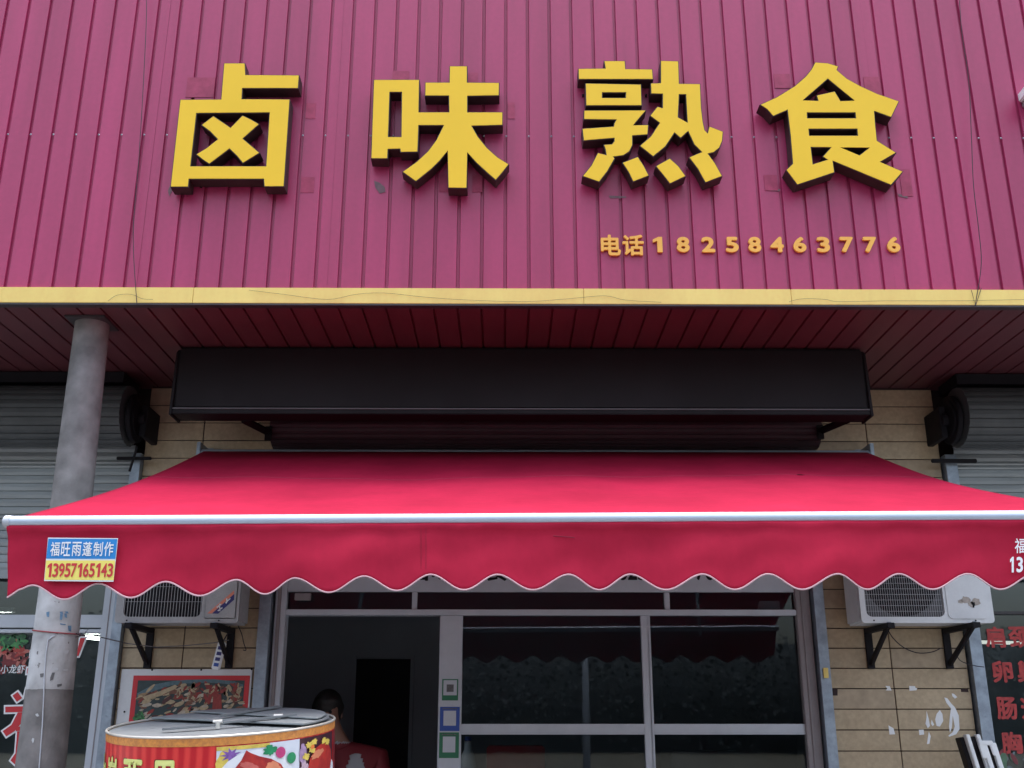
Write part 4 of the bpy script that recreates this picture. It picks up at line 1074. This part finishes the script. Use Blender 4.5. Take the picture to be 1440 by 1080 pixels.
wrap_rect(39, 72, .034, .42, .001, darkp, 'duck_picture')
wrap_rect(74, 90, .034, 1.0, .001, PM('maroon_border', (.30, .02, .03), noise=.4, nscale=30), 'side_border')
wrap_rect(-3, 22, .034, .046, .0018, petal, 'picture_detail')
wrap_shape('picture_detail', 1, .10, ell(.03, .05, w=.1), .0018, petal)
wrap_shape('picture_detail', 3.5, .062, [(.036 * (1 if i % 2 else .45) * math.cos(i * math.pi / 9), .024 * (1 if i % 2 else .45) * math.sin(i * math.pi / 9)) for i in range(18)], .0024, purple)
wrap_shape('white_dish', 16, .155, ell(.135, .105), .003, PM('dish', (.74, .76, .80)))
wrap_shape('roast_duck', 17, .135, [(-.098, .02), (-.085, -.025), (-.06, -.055), (-.045, -.085), (-.03, -.075), (0, -.062), (.04, -.05), (.075, -.03), (.095, .0), (.1, .04), (.08, .09), (.02, .115), (-.06, .10), (-.10, .06)], .0045, duck)
wrap_shape('roast_glow', 24, .115, ell(.028, .018, w=.15, rot=.5), .0055, duckhi)
wrap_shape('roast_glow', 12, .10, ell(.03, .010, w=.2, rot=.3), .0055, PM('roast_shine', (.62, .14, .12), noise=.3, nscale=20))
wrap_shape('bead', 27.5, .068, ell(.018, .018), .0058, pink); wrap_shape('bead', 33.5, .090, ell(.018, .018), .0066, grn)
wrap_shape('herb', 22, .058, ell(.022, .014, w=.4), .0052, grn)
wrap_shape('white_dish', 57, .165, ell(.11, .042, rot=-.12), .003, PM('dish_edge', (.7, .72, .8)))
wrap_shape('roast_duck', 56, .125, [(-.085, .03), (-.07, -.02), (-.04, -.05), (.0, -.062), (.05, -.055), (.08, -.03), (.085, .01), (.06, .05), (0, .065), (-.06, .06)], .0045, duck)
wrap_shape('roast_glow', 52, .095, ell(.035, .012, w=.3, rot=-.2), .0055, duckhi)
for a_, z_, c_ in ((45, .06, petal), (49, .052, petal), (47.5, .078, petal), (43, .095, petal), (58, .055, petal), (62, .062, petal)):
    wrap_shape('flower', a_, z_, ell(.016, .011, w=.35, seed=int(a_)), .006, c_)
wrap_shape('flower', 47.5, .067, ell(.010, .007), .0068, PM('flower_heart', (.75, .22, .05)))
wrap_shape('flower', 41, .085, ell(.016, .03, w=.2), .0036, PM('lilac', (.45, .3, .5), noise=.4, nscale=40))
wrap_shape('flower', 42, .15, ell(.02, .04, w=.3), .0036, PM('pale_pink', (.7, .5, .6), noise=.4, nscale=40))
kf = PM('letter_lime', (.72, .74, .25)); kd = PM('letter_shadow', (.12, .02, .01))
for ch, a_, w_ in (('木', -80, .088), ('炭', -64, .088), ('两', -46, .090), ('用', -28, .080)):
    vs, fs = text_mesh(ch, 0, .035); vs = fit(vs, w_, .115)
    for e_, off, m_, nm in ((.0008, -.004, kd, 'letter_shadow'), (.0022, 0, kf, 'drum_letter')):
        mb = MB(); wrap(mb, [(a_ + (v[0] + off) * deg, .128 - v[2] + off * .6, -v[1]) for v in vs], e_, fs); mb.build(nm, m_, dr)
st_ = MB()
for a in (45, 135, 225, 315):
    b_ = base + Vector((.3 * math.cos(R(a)), .3 * math.sin(R(a)), .02)); st_.tube([b_ + Vector((0, 0, .05)), (b_.x, b_.y, .16)], .02, 8)
    st_.tube([(b_.x - .015, b_.y, .165), (b_.x + .015, b_.y, .165)], .045, 16)
st_.tube([base + Vector((.3 * math.cos(R(a)), .3 * math.sin(R(a)), .035)) for a in range(0, 361, 15)], .015, 8)
st_.build('wheeled_stand', M['black'], dr)

# ------------------------------------------------------------ folded ladder at the right pier
ld = thing('folding_ladder', (2.85, 6.4, .12), 'folded aluminium ladder with black sides leaning by the right galvanised rail', 'ladder')
Yl = 6.30
def lrail(px, py, w, dpt, m, name, Y=Yl, dz=0, slope=.27):
    p = at(px, py, Y); L = (p.z - .125); q_ = Vector((p.x + L * .18, Y - .06, .125))
    return MB().bar(p, q_, w, dpt, up=(0, 1, 0)).build(name, M[m], ld, bevel=.003)
lrail(1350, 1037, .034, .07, 'boxdark', 'back_stile', Y=Yl + .05)
lrail(1358.5, 1033, .022, .05, 'white', 'stile', Y=Yl)
lrail(1366, 1036, .034, .06, 'boxdark', 'back_stile', Y=Yl + .03)
lrail(1373, 1033, .022, .05, 'white', 'stile', Y=Yl)
lrail(1383, 1046, .026, .03, 'white', 'stile', Y=Yl - .03)
lrail(1389, 1048, .024, .02, 'boxdark', 'back_stile', Y=Yl - .01)
lrail(1396, 1045, .026, .03, 'white', 'stile', Y=Yl - .03)
p = at(1386, 1044, Yl - .045)
MB().box(p.x - .04, p.x + .042, p.y - .006, p.y + .006, p.z - .016, p.z + .01).build('hinge_cap', M['white'], ld, bevel=.005)
MB().bar(p + Vector((-.028, 0, -.01)), p + Vector((-.015, 0, -.085)), .028, .012, up=(0, 1, 0)).bar(p + Vector((.03, 0, -.01)), p + Vector((.045, 0, -.07)), .022, .012, up=(0, 1, 0)).build('hinge_arm', M['white'], ld, bevel=.004)
for i in range(1, 6):
    z = 1.5 - i * .25
    xx = p.x + (p.z - z) * .18
    MB().box(xx - .13, xx + .05, Yl - .07, Yl - .04, z - .012, z + .012).build('rung', M['alu'], ld, bevel=.003)

# ------------------------------------------------------------ person inside the doorway
def person():
    YP = 6.98
    hx, hz = at(461, 1001, YP).x, at(461, 1001, YP).z
    t = thing('person', (hx + .2, YP, .14), 'person in a red vest over white, stooping in the dark doorway behind the drum', 'person')
    J = {}
    pel = Vector((hx + .26, YP + .05, .98))
    J['pelvis'] = (pel, .135, .11); J['waist'] = (pel + Vector((-.02, -.01, .15)), .125, .10); J['chest'] = (pel + Vector((-.08, -.03, .33)), .15, .115)
    J['neck0'] = (pel + Vector((-.155, -.05, .46)), .075, .07); J['neck'] = (pel + Vector((-.19, -.07, .53)), .052, .052)
    V, E, Rd = [], [], []
    def add(p, r, par=None):
        V.append(p); Rd.append(r if isinstance(r, tuple) else (r, r))
        if par is not None: E.append((par, len(V) - 1))
        return len(V) - 1
    a = add(*J['pelvis'][:1], J['pelvis'][1:]); b = add(J['waist'][0], J['waist'][1:], a); c = add(J['chest'][0], J['chest'][1:], b)
    n0 = add(J['neck0'][0], J['neck0'][1:], c); n1 = add(J['neck'][0], J['neck'][1:], n0)
    h0 = add(Vector((hx + .012, YP - .035, hz - .055)), .068, n1); h1 = add(Vector((hx, YP - .02, hz + .01)), (.078, .088), h0); h2 = add(Vector((hx + .003, YP - .01, hz + .065)), (.062, .07), h1)
    for s in (-1, 1):
        sh_ = add(J['chest'][0] + Vector((s * .17, .01, .075)), .058, c)
        el = add(J['chest'][0] + Vector((s * .23 - .03, -.09, -.18)), .042, sh_)
        wr = add(J['chest'][0] + Vector((s * .17 - .05, -.27, -.27)), .028, el)
        pa = add(V[wr] + Vector((-.01 * s, -.06, -.02)), (.034, .02), wr)
        for k_ in range(4):
            f0 = add(V[pa] + Vector((s * (.027 - k_ * .018), -.045, -.005)), .0095, pa)
            f1 = add(V[f0] + Vector((0, -.028 + .003 * abs(k_ - 1), -.012)), .0085, f0)
            add(V[f1] + Vector((0, -.014, -.022)), .007, f1)
        t0 = add(V[wr] + Vector((-s * .035, -.045, -.004)), .011, wr); add(V[t0] + Vector((-s * .012, -.035, -.008)), .009, t0)
        hp = add(pel + Vector((s * .09, 0, -.07)), .085, a); kn = add(pel + Vector((s * .1, -.04, -.46)), .056, hp)
        an = add(Vector((pel.x + s * .11, YP + .05, .21)), .04, kn); ft = add(V[an] + Vector((s * .02, -.14, -.045)), (.035, .025), an)
    off = root_loc(t)
    me = bpy.data.meshes.new('body'); me.from_pydata([tuple(v - off) for v in V], E, [])
    o = bpy.data.objects.new('body', me); COL.objects.link(o); o.parent = t
    sk = o.modifiers.new('skin', 'SKIN'); o.modifiers.new('sub', 'SUBSURF').levels = 3
    o.modifiers['sub'].render_levels = 3
    for i, v in enumerate(me.skin_vertices[0].data): v.radius = Rd[i]; v.use_root = (i == 0)
    dg = bpy.context.evaluated_depsgraph_get(); dg.update()
    m2 = bpy.data.meshes.new_from_object(o.evaluated_get(dg)); o.modifiers.clear(); o.data = m2
    m2.materials.clear(); 
    shirt = mat('white_shirt', (.34, .35, .38), .8); trs = mat('dark_trousers', (.03, .03, .04), .8)
    for m_ in (M['skin'], shirt, trs): m2.materials.append(m_)
    for f in m2.polygons:
        w = f.center + off
        if w.z < pel.z - .02 and abs(w.x - pel.x) < .3 and w.y > YP - .22: f.material_index = 2
        elif w.z < J['neck'][0].z - .03 and w.y > YP - .22 : f.material_index = 1
        else: f.material_index = 0
        f.use_smooth = True
    # vest over the torso
    bm = bmesh.new(); bm.from_mesh(m2); bm.normal_update()
    vest = [f for f in bm.faces if pel.z - .03 < (f.calc_center_median() + off).z < J['neck0'][0].z + .03 and abs((f.calc_center_median() + off).x - (J['chest'][0].x + .05)) < .2 and not ((f.calc_center_median() + off - J['chest'][0]).y < 0 and (((f.calc_center_median() + off).x - J['chest'][0].x - .02) / .06) ** 2 + (((f.calc_center_median() + off).z - J['chest'][0].z + .06) / .17) ** 2 < 1)]
    vb = MB(); idx = {}
    for f in vest:
        ids = []
        for v in f.verts:
            if v.index not in idx: idx[v.index] = len(vb.v); vb.v.append(v.co + off + v.normal * .009)
            ids.append(idx[v.index])
        vb.f.append(ids); vb.mi.append(0)
    bm.free()
    vb.build('vest', mat('red_vest', (.16, .012, .02), .7), t, smooth=True)
    # hair, ears and face
    hc = Vector((hx, YP - .015, hz + .02)); hb = MB(); nu, nv = 24, 14
    rnd = random.Random(3)
    for j_ in range(nv + 1):
        th = math.pi * .78 * j_ / nv
        for i in range(nu):
            ph = 2 * math.pi * i / nu; fr_ = math.sin(ph) < -.35 and j_ > nv * .52
            r_ = (1.0 if not fr_ else .80) * rnd.uniform(.97, 1.05)
            hb.v.append(hc + Vector((.099 * r_ * math.sin(th) * math.cos(ph), .112 * r_ * math.sin(th) * math.sin(ph) + .01, .122 * math.cos(th))))
    for j_ in range(nv):
        for i in range(nu): hb.f.append([j_ * nu + i, j_ * nu + (i + 1) % nu, (j_ + 1) * nu + (i + 1) % nu, (j_ + 1) * nu + i]); hb.mi.append(0)
    hb.build('hair', M['hair'], t, smooth=True)
    fc = MB()
    fc.tube([hc + Vector((0, -.095, -.025)), hc + Vector((0, -.118, -.055))], .008, 8, r2=.014).build('nose', M['skin'], t, smooth=True)
    for s in (-1, 1):
        MB().tube([hc + Vector((s * .033, -.092, -.022)), hc + Vector((s * .033, -.099, -.022))], .011, 10).build('eye', M['black'], t)
        MB().tube([hc + Vector((s * .083, .0, -.02)), hc + Vector((s * .09, .0, -.06))], .012, 8, r2=.008).build('ear', M['skin'], t)
    MB().tube([hc + Vector((-.025, -.094, -.082)), hc + Vector((0, -.099, -.084)), hc + Vector((.025, -.094, -.082))], .005, 6).build('mouth', M['red'], t)
person()

# ------------------------------------------------------------ across the road, behind the camera (seen only in the glass)
def lamp_post(x, y):
    t = thing('street_lamp', (x, y, 0), 'tall grey street lamp mirrored in the middle shop window pane', 'street lamp')
    MB().tube([(x, y, 0), (x, y, 6)], .09, 12, r2=.05).build('post', M['alu'], t, smooth=True)
    MB().tube([(x, y, 5.9), (x, y + .3, 6.2), (x, y + 1.2, 6.3)], .035, 8).build('arm', M['alu'], t)
    MB().box(x - .12, x + .12, y + 1.1, y + 1.7, 6.26, 6.36).build('lamp_head', M['alu'], t, bevel=.02)
lamp_post(1.9, -12)
rnd = random.Random(11)
hg = MB()
def crest_h(x): return 6.4 + .6 * math.sin(x * .21) + .3 * math.sin(x * .63 + 2) + .15 * math.sin(x * 1.9)
nx_ = 120
vs = []
for i in range(nx_ + 1):
    x = -60 + i
    for j_ in range(9):
        v = j_ / 8; vs.append((x, -46.5 + 1.2 * math.sin(v * 3.1), crest_h(x) * v * .95))
hg.add(vs, [(i * 9 + j_, i * 9 + j_ + 1, (i + 1) * 9 + j_ + 1, (i + 1) * 9 + j_) for i in range(nx_) for j_ in range(8)])
for i in range(14000):
    x = rnd.uniform(-58, 58); v = rnd.random() ** .8
    z = crest_h(x) * v + rnd.uniform(-.2, .35); y = -46.5 + 1.8 * math.sin(v * 3.1) + rnd.uniform(0, 1.2); s_ = rnd.uniform(.08, .2)
    a, b = rnd.uniform(0, 6.3), rnd.uniform(-1, 1)
    u = Vector((math.cos(a), math.sin(a), b)).normalized() * s_; w_ = u.cross(Vector((rnd.uniform(-1, 1), rnd.uniform(-1, 1), rnd.uniform(-1, 1)))).normalized() * s_ * .8
    c = Vector((x, y, z)); hg.add([c - u, c - w_, c + u, c + w_], [(0, 1, 2, 3)])
tag(hg.build('roadside_woodland', M['leaf']), 'dark green belt of trees across the road, mirrored in the windows', 'trees', kind='stuff')
